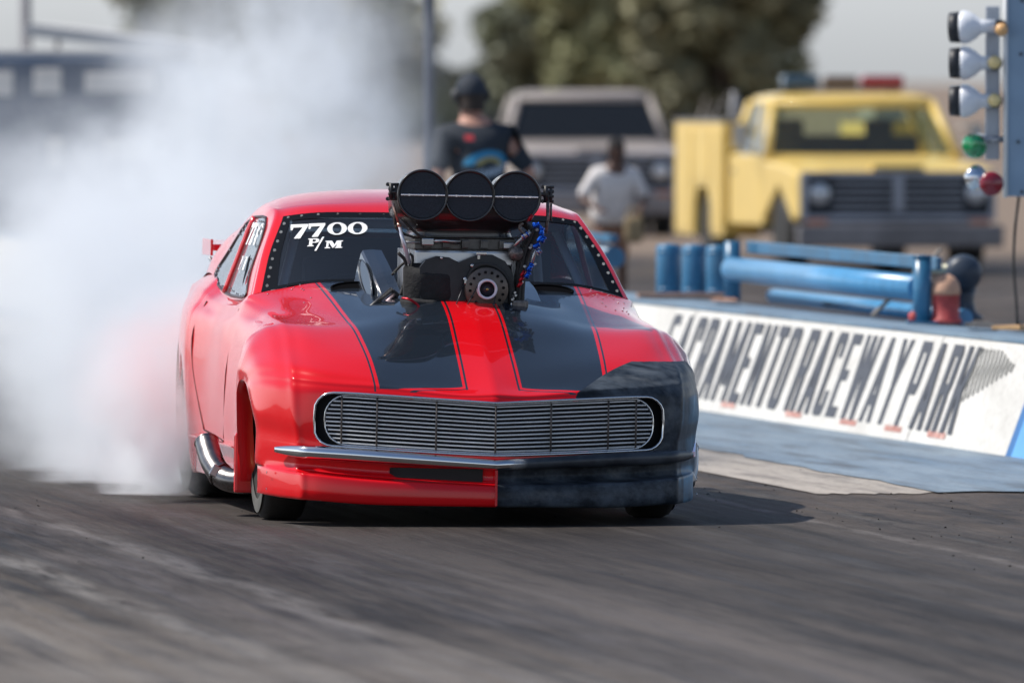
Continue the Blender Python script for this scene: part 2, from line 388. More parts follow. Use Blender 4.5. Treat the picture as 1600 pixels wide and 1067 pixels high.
def block_text(mb, text, frame, w, h, gap=.36, step=.0006):
    x = 0.; k = 0
    for ch in text:
        ww, polys = GL[ch]
        for p in polys:
            k += 1; o = (k % 5) * .00012
            mb.prism([((x + px) * w, py * h) for px, py in p], .0008 + o, frame)
        x += ww + (gap if ch != ' ' else 0)
    return x * w
def block_len(text, gap=.36): return sum(GL[c][0] + (gap if c != ' ' else 0) for c in text) - gap

# ================================================================== the wall
# wall frame: point A on its foot, ux towards the camera (right in the picture), n away from the lane
WA = Vector((2.46, 56.8, 0)); wang = R_(10.2)
ux = Vector((math.sin(wang), -math.cos(wang), 0)); wn = Vector((math.cos(wang), math.sin(wang), 0))
HW, SB, TOPW = .552, .205, .86
def wallp(d, a, z): return WA + ux * d + wn * a + Vector((0, 0, z))
wall = empty('track_wall', WA, 0, 'low sloped concrete wall painted white with giant dark lettering and a blue end', 'wall')
wh = worn('wall_white', (.56, .55, .52), (.64, .63, .60), (.36, .34, .31), .35, .9)
wb = worn('wall_top_blue', (.10, .18, .27), (.22, .31, .39), (.14, .14, .145), .75, .5)
wbl = mat('wall_blue', (.10, .33, .66), .5, var=.12, vscale=2); wdb = mat('wall_deep_blue', (.015, .12, .33), .5, var=.1)
lt = mat('wall_lettering', (.055, .06, .075), .6, var=.12, vscale=6)
redt = mat('faded_red_print', (.62, .30, .25), .7, var=.15, vscale=20)
def rel(mbf, name, m):
    o = mbf.build(name, m, wall); o.matrix_parent_inverse = Matrix.Translation(-WA); return o
def wallsec(d0, d1, inset=0., z0=0., z1=HW, a_off=0.):
    vs = []
    for d in (d0, d1):
        vs += [wallp(d, a_off + SB * z0 / HW, z0), wallp(d, a_off + SB, z1), wallp(d, SB + TOPW, z1 - .05), wallp(d, SB + TOPW + .1, z0)]
    return vs, [(0, 1, 5, 4), (1, 2, 6, 5), (2, 3, 7, 6), (0, 3, 2, 1), (4, 5, 6, 7)]
# separate cast segments with small jogs, like the real one
mb = MB(); segs = [(-46, -30), (-30, -18), (-18, -9.0), (-9.0, -4.72), (-4.72, -2.35), (-2.35, 0)]
for i, (d0, d1) in enumerate(segs):
    v, f = wallsec(d0 + .004, d1, a_off=(.004 if i % 2 else 0.)); mb.add(v, f)
rel(mb, 'white_section', wh)
mb = MB(); v, f = wallsec(.0, .12); mb.add(v, f); rel(mb, 'deep_blue_stripe', wdb)
mb = MB(); v, f = wallsec(.125, 4.0); mb.add(v, f); rel(mb, 'blue_section', wbl)
# blue deck on top (overhangs a touch)
mb = MB(); vs = []
for d in (-46, 4.0): vs += [wallp(d, SB - .0, HW + .004), wallp(d, SB - .0, HW + .022), wallp(d, SB + TOPW + .02, HW - .025), wallp(d, SB + TOPW + .02, HW - .045)]
mb.add(vs, [(0, 1, 5, 4), (1, 2, 6, 5), (2, 3, 7, 6), (0, 3, 2, 1), (4, 5, 6, 7)]); rel(mb, 'blue_deck', wb)
# lettering on the sloped face
fu = (wn * SB + Vector((0, 0, HW))).normalized(); fn = ux.cross(fu).normalized()
if fn.dot(wn) > 0: fn = -fn
def face_frame(d0, z0, off=.002):
    base = wallp(d0, SB * z0 / HW, z0)
    return lambda p: base + ux * p.x + fu * p.y + fn * (p.z + off)
txt = 'SACRAMENTO RACEWAY PARK'
lw = (7.18 - 1.32) / block_len('ENTO RACEWAY PARK'); tot = block_len(txt) * lw
mb = MB(); block_text(mb, txt, face_frame(-1.36 - tot, .072), lw, .475); rel(mb, 'lettering', lt)
# wavy chequered flag printed after the last word: rows of little squares riding on a wave
mb = MB()
for i in range(11):
    x = i * .085; top = .55 - max(0, i - 6) * .016; bot = .26 + .018 * i; y = bot; k = 0
    while y < top - .01:
        y2 = min(y + .036, top); o1, o2 = .014 * math.sin(k * 1.5 + i * .5), .014 * math.sin((k + 1) * 1.5 + i * .5)
        mb.prism([(x + o1, y), (x + o1 + .024, y - .004), (x + o2 + .024, y2 - .004), (x + o2, y2)], .0015, face_frame(-1.40, 0.0, .002))
        y = y2; k += 1
rel(mb, 'chequered_flag', mat('faded_grey_print', (.13, .13, .12), .7, var=.2, vscale=12))
mb = MB()
for dd in (-7.0, -5.2, -3.75, -2.6, -1.55):
    x = 0
    for k in range(11):
        w = random.uniform(.018, .032); h_ = random.uniform(.018, .032)
        mb.prism([(x, 0), (x + w * .4, 0), (x + w * .4, .034), (x, .034)], .001, face_frame(dd - .35, .045, .002)); mb.prism([(x + w * .5, .0), (x + w, 0), (x + w, h_), (x + w * .5, h_)], .001, face_frame(dd - .35, .045, .002)); x += w + .014
rel(mb, 'faded_print', redt)
# -------------------------------------------------------- things on the wall deck
pb1 = mat('blue_pipe_paint', (.03, .14, .26), .35, var=.25, vscale=4, rvar=.1); pb2 = mat('light_blue_pipe', (.07, .26, .48), .3, var=.15, vscale=5)
def deckp(px, py, zt=HW):                                     # a point of the deck plane seen at that place
    Y = 17778 * (1.9 - zt) / (py - 120); return Vector(((px - 800) / 17778 * Y, Y, zt))
P0 = deckp(1441, 505); P1 = deckp(1150, 470); PL = deckp(1085, 463)
rail = empty('pipe_guard_rail', P0, 0, 'bright blue steel pipe guard rail standing on the wall deck', 'guard rail')
def relto(mb, name, m, par, base):
    o = mb.build(name, m, par); o.matrix_parent_inverse = Matrix.Translation(-base); return o
d = (PL - P0); d.z = 0; far = P0 + d.normalized() * 26; d = d.normalized()
mb = MB(); mb.tube([P0 + Vector((0, 0, -.0)), P0 + Vector((0, 0, .36))], .05, 20); mb.lathe([(.056, 0), (.056, .012), (.0, .014)], P0 + Vector((0, 0, .36)), n=20)
mb.box(P0 + Vector((0, 0, .006)), (.17, .17, .012), bev=.003); relto(mb, 'end_post', pb1, rail, P0)
LR = (P1 - P0).length; q = P0 + d * .05; e = P0 + d * LR
mb = MB(); mb.tube([q + Vector((0, 0, .19)), e + Vector((0, 0, .19))], .072, 22); relto(mb, 'main_pipe', pb2, rail, P0)
mb = MB(); mb.box((q + e) / 2 + wn * .10 + Vector((0, 0, .325)), (.03, LR, .07), rot=Matrix.Rotation(math.atan2(-d.x, d.y), 3, 'Z'), bev=.006); relto(mb, 'top_bar', pb1, rail, P0)
mb = MB(); mb.tube([q + wn * .25 + Vector((0, 0, .03)), e + wn * .25 + Vector((0, 0, .03))], .045, 14); relto(mb, 'lower_pipe', pb2, rail, P0)
mb = MB(); mb.tube([e + Vector((0, 0, 0)), e + Vector((0, 0, .36))], .05, 16); relto(mb, 'end_post', pb1, rail, P0)
e2 = e + d * 4.6
mb = MB(); mb.tube([e2 + Vector((0, 0, .19)), e2 + d * 18 + Vector((0, 0, .19))], .07, 14); mb.box(e2 + d * 9 + Vector((0, 0, .31)), (.05, 18, .05), rot=Matrix.Rotation(math.atan2(-d.x, d.y), 3, 'Z')); relto(mb, 'far_pipe', pb1, rail, P0)
for k, px in enumerate((1045, 1085, 1123)):
    p = deckp(px, 461 + k * 1.2)
    mb = MB(); mb.lathe([(.072, 0), (.078, .012), (.078, .29), (.07, .312), (.0, .318)], p, n=24)
    mb.lathe([(.0801, .03), (.0801, .045)], p, n=24); mb.lathe([(.0801, .26), (.0801, .275)], p, n=24)
    tag(mb.build('bumper_drum', pb1), ['blue bumper drum farthest from the light blue pipe', 'blue bumper drum between two others of its kind', 'blue bumper drum nearest the light blue pipe'][k], 'drum', 'blue bumper drums in a row')
p = deckp(1085, 467); mb = MB(); mb.box(p + Vector((-.04, -.12, .02)), (.62, .1, .035), rot=Matrix.Rotation(.1, 3, 'Z'), bev=.006)
tag(mb.build('wooden_board', mat('weathered_wood', (.32, .2, .15), .8, var=.3, vscale=9, stretch=(1, 6, 6))), 'thin pinkish brown board lying in front of the blue drums', 'board')
# leaning stick
a = deckp(1363, 497) + Vector((0, 0, .012)); bq = a + Vector((.40, .55, .36))
mb = MB(); mb.tube([a, bq], [.013, .011], 8); tag(mb.build('wooden_stick', mat('grey_stick', (.33, .29, .25), .8, var=.3, vscale=12)), 'thin grey stick leaning against the blue pipe rail', 'stick')
# red hydrant-like valve with dark motor beside it
hp = deckp(1478, 505)
hyd = empty('red_post_valve', hp, 0, 'short red post with a tan domed top beside the blue end post', 'valve')
mr = mat('red_valve_paint', (.38, .05, .05), .6, var=.3, vscale=12); mt = mat('tan_cap', (.52, .3, .2), .7, var=.2, vscale=10)
mb = MB(); mb.lathe([(.088, 0), (.088, .02), (.075, .03), (.075, .15), (.08, .155)], n=24); mb.lathe([(.03, 0), (.036, .05), (.0, .075)], (-.17, 0, 0), n=14); mb.build('barrel', mr, hyd)
mb = MB(); mb.lathe([(.08, .156), (.08, .18), (.072, .22), (.05, .25), (.02, .268), (0, .27)], n=24); mb.build('domed_cap', mt, hyd)
mp_ = deckp(1505, 500)
mot = empty('winch_motor', mp_, 0, 'dark rounded winch motor with a pale cable spool next to the red valve', 'motor')
dk = mat('dark_blue_housing', (.03, .045, .07), .45, var=.3, vscale=7)
mb = MB(); mb.lathe([(.0, -.12), (.07, -.115), (.10, -.08), (.105, 0), (.10, .08), (.07, .11), (0, .115)], (0, 0, .26), axis='y', n=24); mb.build('housing', dk, mot)
mb = MB(); mb.lathe([(.11, 0), (.11, .02), (.07, .05), (.06, .12), (.075, .18)], n=20); mb.build('pedestal', dk, mot)
mb = MB(); mb.lathe([(.04, -.08), (.04, -.065), (.025, -.06), (.025, .06), (.04, .065), (.04, .08)], (-.125, -.03, .285), axis='x', n=18); mb.build('cable_spool', mat('pale_cable', (.7, .68, .5), .4, .3, var=.3, vscale=30), mot)
# rag / leaves on the deck and the plank the cable ends on
wd = mat('tan_wood', (.5, .3, .14), .7, var=.3, vscale=8, stretch=(1, 5, 5))
p = deckp(1588, 515); mb = MB(); mb.box(p + Vector((.02, 0, .012)), (.17, .34, .022), rot=Matrix.Rotation(-.5, 3, 'Z'), bev=.004)
tag(mb.build('wooden_block', wd), 'flat orange brown wood block under the hanging black cable', 'block')
for i, (px, py, lab) in enumerate(((1305, 481, 'crumpled dark leaf litter on the wall deck below the stick'), (1131, 474, 'small brown scrap lying on the wall deck near the drums'), (1530, 513, 'long dark scrap lying flat on the deck beside the wood block'))):
    p = deckp(px, py); mb = MB()
    g_ = [[p + Vector(((j - 3) * .024 + random.uniform(-.006, .006), (i_ - 4) * .1 + random.uniform(-.03, .03), .012 + random.uniform(0, .02))) for j in range(7)] for i_ in range(9)]
    sgrid(mb, g_)
    tag(mb.build('dry_scrap', mat('dry_scrap%d' % i, ((.1, .08, .06), (.3, .16, .1), (.05, .05, .05))[i], .9, var=.3)), lab, 'scrap')

# ================================================================== starting lights on their blue panel
TY = 60.0; ts = 17778 / TY
def tp(px, py, Y=TY): s_ = 17778 / Y; return Vector(((px - 800) / s_, Y, 1.9 - (py - 120) / s_))
tree = empty('starting_light_tree', tp(1650, 505, TY + .2) * 1.0, 0, 'drag race starting lights with white floodlight cones on a pale blue panel', 'starting lights')
tb = Vector(tree.location)
def rt(mb, name, m, par=tree):
    o = mb.build(name, m, par)
    if par is tree: o.matrix_parent_inverse = Matrix.Translation(-tb)
    return o
mpan = mat('panel_blue', (.23, .33, .44), .5, var=.08, vscale=3); mal = mat('aluminium', (.55, .56, .57), .4, .6, var=.1)
mb = MB(); a = tp(1568, 307); c = tp(1735, -130); mb.box(((a.x + c.x) / 2, TY + .02, (a.z + c.z) / 2), (c.x - a.x, .09, c.z - a.z), bev=.006); rt(mb, 'back_panel', mpan)
mb = MB(); mb.tube([tp(1571, 309, TY - .035), tp(1571, -130, TY - .035)], .011, 8); rt(mb, 'panel_edge_strip', M['white_paint'])
mb = MB(); mb.box(((tp(1551, 0).x), TY + .05, (tp(0, 250).z + tp(0, 10).z) / 2), (.075, .05, tp(0, 10).z - tp(0, 250).z), bev=.008); rt(mb, 'light_bracket', mat('grey_bracket', (.42, .44, .47), .5, .2, var=.1))
mb = MB(); mb.tube([Vector((tb.x, tb.y, HW)), Vector((tb.x, tb.y, 3.4))], .05, 14); mb.box((tb.x, tb.y, HW + .02), (.3, .3, .03), bev=.004); rt(mb, 'mast', mal)
mb = MB()
for px, py in ((1595, 85), (1591, 222), (1597, 300), (1640, 85), (1640, 222), (1597, 2)): mb.lathe([(.009, 0), (.009, .006), (0, .009)], tp(px, py, TY - .035), axis='y', n=8)
rt(mb, 'panel_bolts', M['black_plastic'])
amb = mat('amber_lens', (.70, .40, .16), .25, coat=.6, var=.1, vscale=20); amb2 = mat('yellow_lens', (.75, .58, .25), .25, coat=.6, var=.1, vscale=20)
hood = mat('black_lamp_hood', (.02, .022, .028), .5, var=.2); cone = mat('white_lamp_housing', (.74, .76, .80), .3, var=.05)
for k, (py, lens) in enumerate(((43, amb), (99, amb2), (158, amb2))):
    c = tp(1506, py, TY - .03); ex = Vector((1, -.10 if k else -.2, .03 if k == 0 else 0)).normalized()
    Mx = ex.to_track_quat('Z', 'Y').to_matrix()
    mb = MB(); mb.lathe([(.078, -.02), (.086, -.01), (.088, .0), (.084, .025), (.065, .06), (.042, .085), (.036, .10), (.034, .17)], c, n=28, M=Mx)
    b_ = rt(mb, 'floodlight_cone', cone)
    mb = MB(); mb.lathe([(.060, -.078), (.078, -.075), (.082, -.02), (.0, -.018)], c, n=28, M=Mx); mb.build('lamp_hood', hood, b_)
    mb = MB(); mb.lathe([(.0, 0.0), (.020, .004), (.032, .018), (.036, .035), (.036, .05)], tp(1565 if k == 0 else 1554, py + (4 if k == 0 else -1), TY - .12), axis='y', n=20); mb.build('amber_bulb', lens, b_)
    mb = MB(); mb.lathe([(.039, -.06), (.041, 0.)], tp(1562 if k == 0 else 1554, py, TY - .02), axis='y', n=18); mb.build('bulb_socket', M['dark_metal'], b_)
    x = bpy.data.objects
grn = mat('green_lens', (.0, .22, .07), .12, coat=1., var=.5, vscale=25); redl = mat('red_lens', (.22, .008, .02), .25, coat=.5, var=.1)
silv = mat('silvered_glass', (.7, .72, .74), .12, 1., var=.1, vscale=8)
ax = Vector((-.45, -.85, -.28)).normalized(); Mx = ax.to_track_quat('Z', 'Y').to_matrix()
mb = MB(); mb.lathe([(.02, -.16), (.025, -.11), (.05, -.06), (.068, -.01), (.071, .0)], tp(1523, 228, TY - .05), n=26, M=Mx); rb = rt(mb, 'reflector_bulb', silv)
mb = MB(); mb.lathe([(.069, .0), (.066, .018), (.045, .036), (.0, .045)], tp(1523, 228, TY - .05), n=26, M=Mx); mb.build('green_lens', grn, rb)
mb = MB(); mb.tube([tp(1540, 218, TY - .01), tp(1570, 218, TY)], .016, 10); mb.build('lamp_arm', M['steel'], rb)
ax = Vector((.1, -.99, 0)).normalized(); Mx = ax.to_track_quat('Z', 'Y').to_matrix()
mb = MB(); mb.lathe([(.02, -.12), (.03, -.08), (.055, -.04), (.064, .0)], tp(1549, 287, TY - .15), n=26, M=Mx); rb = rt(mb, 'reflector_bulb', silv)
mb = MB(); mb.lathe([(.065, .0), (.062, .015), (.04, .026), (.0, .03)], tp(1549, 287, TY - .15), n=26, M=Mx); mb.build('red_lens', redl, rb)
ax = Vector((-.5, .86, .05)).normalized(); Mx = ax.to_track_quat('Z', 'Y').to_matrix()
mb = MB(); mb.lathe([(.0, -.05), (.05, -.04), (.066, -.005), (.068, 0), (.04, .05), (.02, .09)], tp(1525, 278, TY - .05), n=26, M=Mx); rt(mb, 'reflector_bulb', silv)
mb = MB(); cp = [tp(1592, 307, TY), tp(1586, 360, TY), tp(1584, 415, TY), tp(1588, 470, TY), tp(1590, 506, TY) ]
cp = spline(cp, 5); cp.append(deckp(1596, 512) + Vector((0, 0, .03))); mb.tube(cp, .0075, 8); rt(mb, 'power_cable', M['black_rubber'])
# ================================================================== the drag car
PSI = R_(8); CP, SP = math.cos(PSI), math.sin(PSI); OX, OY = -.0757, 48.05; ROLL = .0175
car = empty('drag_car', (OX, OY, 0), PSI, 'red drag racing coupe with black stripes and a tall blower through its bonnet', 'race car')
RR = (0, ROLL, 0)
def cl(px, py, v):                      # car-frame point seen at that place, at distance v behind the nose
    k = (px - 800) / 17778; u = (k * (OY + v * CP) - OX + v * SP) / (CP - k * SP)
    Y = OY + u * SP + v * CP; w = 1.9 - (py - 120) * Y / 17778
    return Vector((u - ROLL * w, v, w + ROLL * u))
def cpart(mb, name, m, par=None, **k):
    return mb.build(name, m, par or car, rot=None if par else RR, **k)
# ---- paint
def car_paint():
    m = bpy.data.materials.new('race_paint'); m.use_nodes = True; t = m.node_tree; pb = t.nodes['Principled BSDF']; b = NB(t)
    tc = t.nodes.new('ShaderNodeTexCoord'); U, V, Wz = b.xyz(tc.outputs['Object']); au = b.m('ABSOLUTE', U)
    red = (.62, .0036, .0085)
    # stripe field: inner and outer edge as functions of v
    inn = b.m('SUBTRACT', .128, b.m('MULTIPLY', V, .01))
    outr = b.m('ADD', .474, b.m('MULTIPLY', V, .052))
    def gt(x, y): return b.m('GREATER_THAN', x, y)
    def lt_(x, y): return b.m('LESS_THAN', x, y)
    front = b.m('ADD', .125, b.m('MULTIPLY', au, -.03)); ok = b.m('MULTIPLY', gt(V, front), lt_(V, 1.64)); ok = b.m('MULTIPLY', ok, gt(Wz, .572))
    st = b.m('MULTIPLY', b.m('MULTIPLY', gt(au, inn), lt_(au, outr)), ok)
    # thin pinstripes beside it
    ok2 = b.m('MULTIPLY', gt(V, b.m('SUBTRACT', front, .03)), b.m('MULTIPLY', lt_(V, 1.7), gt(Wz, .56)))
    p1 = b.m('MULTIPLY', gt(au, b.m('SUBTRACT', inn, .020)), lt_(au, b.m('SUBTRACT', inn, .011)))
    p2 = b.m('MULTIPLY', lt_(au, b.m('ADD', outr, .022)), gt(au, b.m('ADD', outr, .014)))
    p3_ = b.m('MULTIPLY', b.m('MULTIPLY', gt(V, b.m('SUBTRACT', front, .024)), lt_(V, b.m('SUBTRACT', front, .016))), b.m('MULTIPLY', b.m('MULTIPLY', gt(au, b.m('SUBTRACT', inn, .02)), lt_(au, b.m('ADD', outr, .022))), gt(Wz, .56)))
    p1 = b.m('MAXIMUM', p1, p3_)
    blk = b.m('MAXIMUM', st, b.m('MULTIPLY', b.m('MAXIMUM', p1, p2), ok2))
    col = b.mx(blk, red, (.012, .017, .025))
    # the replaced corner: bare dark composite, brushed over
    n1 = b.noise(tc.outputs['Object'], 7., 6, .65); n2 = b.noise(tc.outputs['Object'], 30., 4, .6)
    edge = b.m('ADD', b.m('SUBTRACT', b.m('SUBTRACT', U, .26), b.m('MULTIPLY', b.m('SUBTRACT', .55, Wz), b.mxf(lt_(Wz, .55), 0., .75))), 0.)
    c1 = b.m('MULTIPLY', lt_(V, edge), lt_(b.m('ADD', Wz, b.m('MULTIPLY', n2, .004)), .700))
    c2 = b.m('MULTIPLY', lt_(Wz, b.m('ADD', .262, b.m('MULTIPLY', U, .03))), gt(U, .004))
    pr = b.m('MULTIPLY', b.m('MAXIMUM', c1, c2), lt_(V, 1.0)); pr = b.m('MULTIPLY', pr, gt(U, 0.))
    n3 = b.noise(b.comb(b.m('MULTIPLY', b.m('ADD', U, b.m('MULTIPLY', V, 1.5)), 3.), b.m('MULTIPLY', V, 14.), b.m('MULTIPLY', Wz, 9.)), 1., 5, .65)
    pcol = b.mx(b.rng(n1, .40, .62), (.016, .022, .031), (.065, .080, .10)); pcol = b.mx(b.rng(n3, .50, .68, 0, .65), pcol, (.12, .13, .14)); pcol = b.mx(b.rng(n3, .34, .46, .7, 0.), pcol, (.006, .008, .011))
    # blue bare patch near the corner
    bluem = b.m('MULTIPLY', b.rng(b.m('ABSOLUTE', b.m('SUBTRACT', Wz, .17)), .07, .1, 1., 0.), gt(U, .845))
    pcol = b.mx(b.m('MULTIPLY', bluem, b.rng(n1, .35, .6, .2, .8)), pcol, (.10, .20, .30))
    col = b.mx(pr, col, pcol)
    # shut lines
    def seam(x, w=.0035): return b.m('LESS_THAN', b.m('ABSOLUTE', x), w)
    t.links.new(col, pb.inputs['Base Color'])
    rough = b.mxf(pr, .22, b.rng(n1, .35, .65, .34, .55)); t.links.new(rough, pb.inputs['Roughness'])
    t.links.new(b.mxf(pr, .75, .08), pb.inputs['Coat Weight']); pb.inputs['Coat Roughness'].default_value = .015; t.links.new(b.mxf(blk, 1.42, 1.85), pb.inputs['Coat IOR']); pb.inputs['Specular IOR Level'].default_value = .12
    bp = t.nodes.new('ShaderNodeBump'); bp.inputs['Strength'].default_value = .12; bp.inputs['Distance'].default_value = .004
    t.links.new(b.noise(tc.outputs['Object'], 2.2, 2, .5), bp.inputs['Height'])
    bp2 = t.nodes.new('ShaderNodeBump'); bp2.inputs['Strength'].default_value = .035; bp2.inputs['Distance'].default_value = .02
    t.links.new(b.noise(tc.outputs['Object'], 3.2, 1, .4), bp2.inputs['Height']); t.links.new(bp2.outputs[0], pb.inputs['Coat Normal'])
    return m
paint = car_paint()
red_plain = mat('red_panel_paint', (.62, .006, .014), .25, coat=1., var=.03)
inner_dark = mat('wheel_well_black', (.012, .012, .013), .8, var=.2)
# ---- control rows (half car, u>=0): c0..c10
def row(us, vs, ws): return [Vector(p) for p in zip(us, vs, ws)]
NU = (0, .14, .32, .5, .64, .73, .815, .87, .91, .94, .95)
Nv = (.0, .035, .08, .13, .175, .208, .245, .36, .46, .54, .6)
LU = (0, .14, .32, .5, .64, .73, .805, .865, .905, .93, .94)
Lv = (-.03, -.01, .01, .04, .075, .105, .145, .29, .41, .52, .6)
ad = lambda t, k: tuple(x + k for x in t)
rows = [
 row(LU, ad(Lv, .02), ad((.087, .087, .087, .088, .094, .10, .103, .106, .11, .113, .116), -.004)),
 row(LU, Lv, (.095, .095, .096, .098, .104, .11, .113, .116, .12, .123, .126)),
 row(LU, ad(Lv, .004), (.165, .167, .171, .176, .185, .193, .199, .205, .21, .213, .215)),
 row(LU, ad(Lv, .022), (.180, .181, .185, .190, .199, .207, .213, .219, .224, .227, .229)),
 row(NU, ad(Nv, .012), (.195, .196, .20, .205, .213, .22, .226, .232, .237, .24, .242)),
 row(NU, Nv, (.278, .281, .286, .292, .30, .305, .31, .315, .32, .322, .325)),
 row(NU, Nv, (.305, .308, .315, .327, .338, .348, .36, .37, .38, .385, .39)),
 row((0, .14, .32, .5, .645, .74, .83, .885, .925, .955, .965), (.0, .035, .08, .13, .175, .21, .252, .37, .47, .56, .63), (.41, .412, .418, .425, .43, .435, .44, .45, .46, .465, .47)),
 row((0, .14, .32, .5, .65, .745, .835, .895, .935, .965, .972), (.0, .035, .08, .13, .18, .218, .27, .40, .52, .65, .73), (.515, .52, .53, .543, .548, .552, .555, .557, .556, .552, .545)),
 row((0, .14, .32, .5, .65, .745, .835, .895, .94, .965, .972), (.012, .047, .092, .143, .195, .238, .30, .45, .59, .72, .80), (.548, .553, .566, .585, .592, .60, .61, .612, .608, .595, .57)),
 row((0, .14, .32, .49, .64, .74, .83, .895, .945, .97, .975), (.10, .13, .16, .2, .25, .30, .38, .53, .67, .79, .88), (.59, .588, .60, .625, .638, .65, .664, .668, .652, .62, .58)),
 row((0, .14, .32, .49, .64, .74, .82, .89, .945, .975, .98), (.26, .27, .29, .33, .39, .46, .56, .67, .78, .87, .93), (.668, .665, .675, .693, .705, .716, .728, .722, .688, .635, .58)),
 row((0, .14, .32, .49, .63, .73, .81, .885, .95, .982, .983), (.45, .45, .47, .5, .55, .61, .7, .8, .89, .95, .99), (.758, .755, .755, .757, .765, .776, .783, .768, .72, .64, .56)),
 row((0, .14, .32, .49, .63, .73, .81, .885, .95, .985, .98), (.65, .65, .66, .68, .71, .76, .84, .92, .99, 1.04, 1.07), (.85, .85, .838, .815, .812, .818, .822, .798, .735, .62, .50)),
 row((0, .14, .32, .49, .63, .73, .81, .885, .95, .975, .97), (.82, .82, .83, .85, .87, .91, .96, 1.02, 1.07, 1.1, 1.11), (.905, .905, .885, .850, .838, .838, .836, .805, .735, .56, .34)),
 row((0, .14, .32, .5, .63, .73, .82, .89, .945, .96, .95), (1.0, 1.0, 1.0, 1.02, 1.04, 1.06, 1.09, 1.12, 1.14, 1.15, 1.14), (.945, .943, .92, .885, .865, .857, .842, .79, .68, .42, .14)),
 row((0, .14, .32, .51, .64, .74, .825, .89, .935, .95, .935), (1.2, 1.2, 1.2, 1.21, 1.22, 1.24, 1.26, 1.27, 1.28, 1.28, 1.28), (.965, .965, .945, .925, .895, .88, .85, .79, .62, .36, .12)),
 row((0, .14, .33, .535, .66, .76, .83, .895, .93, .94, .925), (1.4, 1.4, 1.41, 1.43, 1.45, 1.47, 1.49, 1.5, 1.5, 1.5, 1.5), (.985, .985, .975, .965, .93, .905, .865, .785, .60, .35, .12)),
 row((0, .14, .34, .56, .71, .835, .865, .90, .93, .94, .925), (1.52, 1.53, 1.56, 1.62, 1.69, 1.80, 1.82, 1.83, 1.84, 1.84, 1.84), (1.0, 1.0, 1.0, .994, .965, .935, .895, .79, .60, .35, .12)),
]
for r_ in rows[8:15]: r_[0].z += .010
side_rows = [[r[j] for j in range(5, 11)] for r in rows[-3:]] + [
 row((.838, .872, .915, .935, .935, .915), (2.15,) * 6, (.902, .875, .78, .60, .35, .12)),
 row((.835, .872, .915, .935, .935, .915), (2.6,) * 6, (.90, .872, .78, .60, .35, .12)),
 row((.832, .876, .93, .95, .945, .92), (2.95,) * 6, (.915, .885, .80, .60, .36, .12)),
 row((.828, .882, .945, .962, .957, .94), (3.14,) * 6, (.95, .905, .80, .62, .38, .14)),
 row((.822, .888, .952, .966, .962, .955), (3.28,) * 6, (.985, .92, .81, .66, .52, .42)),
 row((.80, .875, .935, .948, .948, .942), (3.6,) * 6, (1.0, .93, .82, .74, .68, .64)),
 row((.785, .85, .905, .918, .915, .91), (3.92,) * 6, (.99, .93, .82, .68, .54, .44)),
 row((.775, .84, .89, .90, .90, .89), (4.06,) * 6, (.98, .93, .81, .6, .36, .16)),
 row((.76, .82, .865, .875, .87, .86), (4.3,) * 6, (.975, .93, .80, .58, .34, .15)),
 row((.74, .78, .82, .83, .82, .81), (4.6,) * 6, (.96, .91, .80, .58, .36, .18)),
]
hood_net = [[r[j] for j in range(11)] for r in rows]
hood_net = tighten(hood_net, (9,), (6,), .33)
G = net(hood_net, [2, 3, 3, 2, 3, 3, 8, 8, 3, 3, 3, 5, 7, 8, 9, 8, 8, 8, 8, 8], [8, 8, 8, 8, 8, 6, 3, 3, 6, 8, 8, 8])
side_rows = tighten(side_rows, (), (1,), .33)
GS = net(side_rows, 8, [6, 3, 3, 6, 8, 8, 8])[16:]
# grille opening in the (u,w) plane
def glow(u): return .300 + .030 * (abs(u) / .744) ** 1.3
def gtop(u): return .522 + .030 * (abs(u) / .6 if abs(u) < .6 else 1)
def grille_outline(hw, ins, rad, n=10):
    pts = []
    for sx in (1, -1):
        b0, t0 = glow(hw - rad) + ins, gtop(hw - rad) - ins
        xs = [hw * i / 12 for i in range(0, 13) if hw * i / 12 < hw - rad - .01]
        low = [(sx * x, glow(x) + ins) for x in xs]; top = [(sx * x, gtop(x) - ins) for x in xs]
        arc = []
        for k in range(n + 1):
            a = -math.pi / 2 + math.pi * k / n; ch, sh = math.cos(a), math.sin(a); zc = (b0 + t0) / 2; hh = (t0 - b0) / 2
            rr = rad
            z = zc + (sh * rr + (hh - rr) * (1 if sh > 0 else -1 if sh < 0 else 0)) if hh > rr else zc + sh * hh
            arc.append((sx * (hw - rad + ch * rad), z))
        h_ = low + arc + top[::-1]
        pts.append(h_)
    right, left = pts
    return right + left[::-1][1:-1]
GO = grille_outline(.748, 0, .078); GI = grille_outline(.704, .008, .096, 14)
def plan(u):                              # distance of the grille plane behind the nose
    a = abs(u); P_ = list(zip(NU, Nv))
    for (u0, v0), (u1, v1) in zip(P_, P_[1:]):
        if a <= u1: return v0 + (v1 - v0) * (a - u0) / (u1 - u0)
    return P_[-1][1]
def body_filter(c):
    if c.z < .60 and c.y < .45 and .25 < c.z and inpoly(c.x, c.z, GO): return False
    if c.x < .24 and 1.02 < c.y < 1.42: return False                 # blower opening
    return True
mb = MB()
for fl in (1, -1):
    sgrid(mb, G, 0, (lambda c, fl=fl: body_filter(c)), True, fl)
    sgrid(mb, GS, 0, None, True, fl)
# wheel-arch return flanges
for gg in (G, GS):
    edge = [r[-1] for r in gg]
    inn_ = [Vector((p.x - .07, p.y, p.z)) for p in edge]; inn2 = [Vector((p.x - .17, p.y, p.z + .0)) for p in edge]
    for fl in (1, -1):
        sgrid(mb, [[a, (a + b_) / 2, b_] for a, b_ in zip(edge, inn_)], 0, None, True, fl)
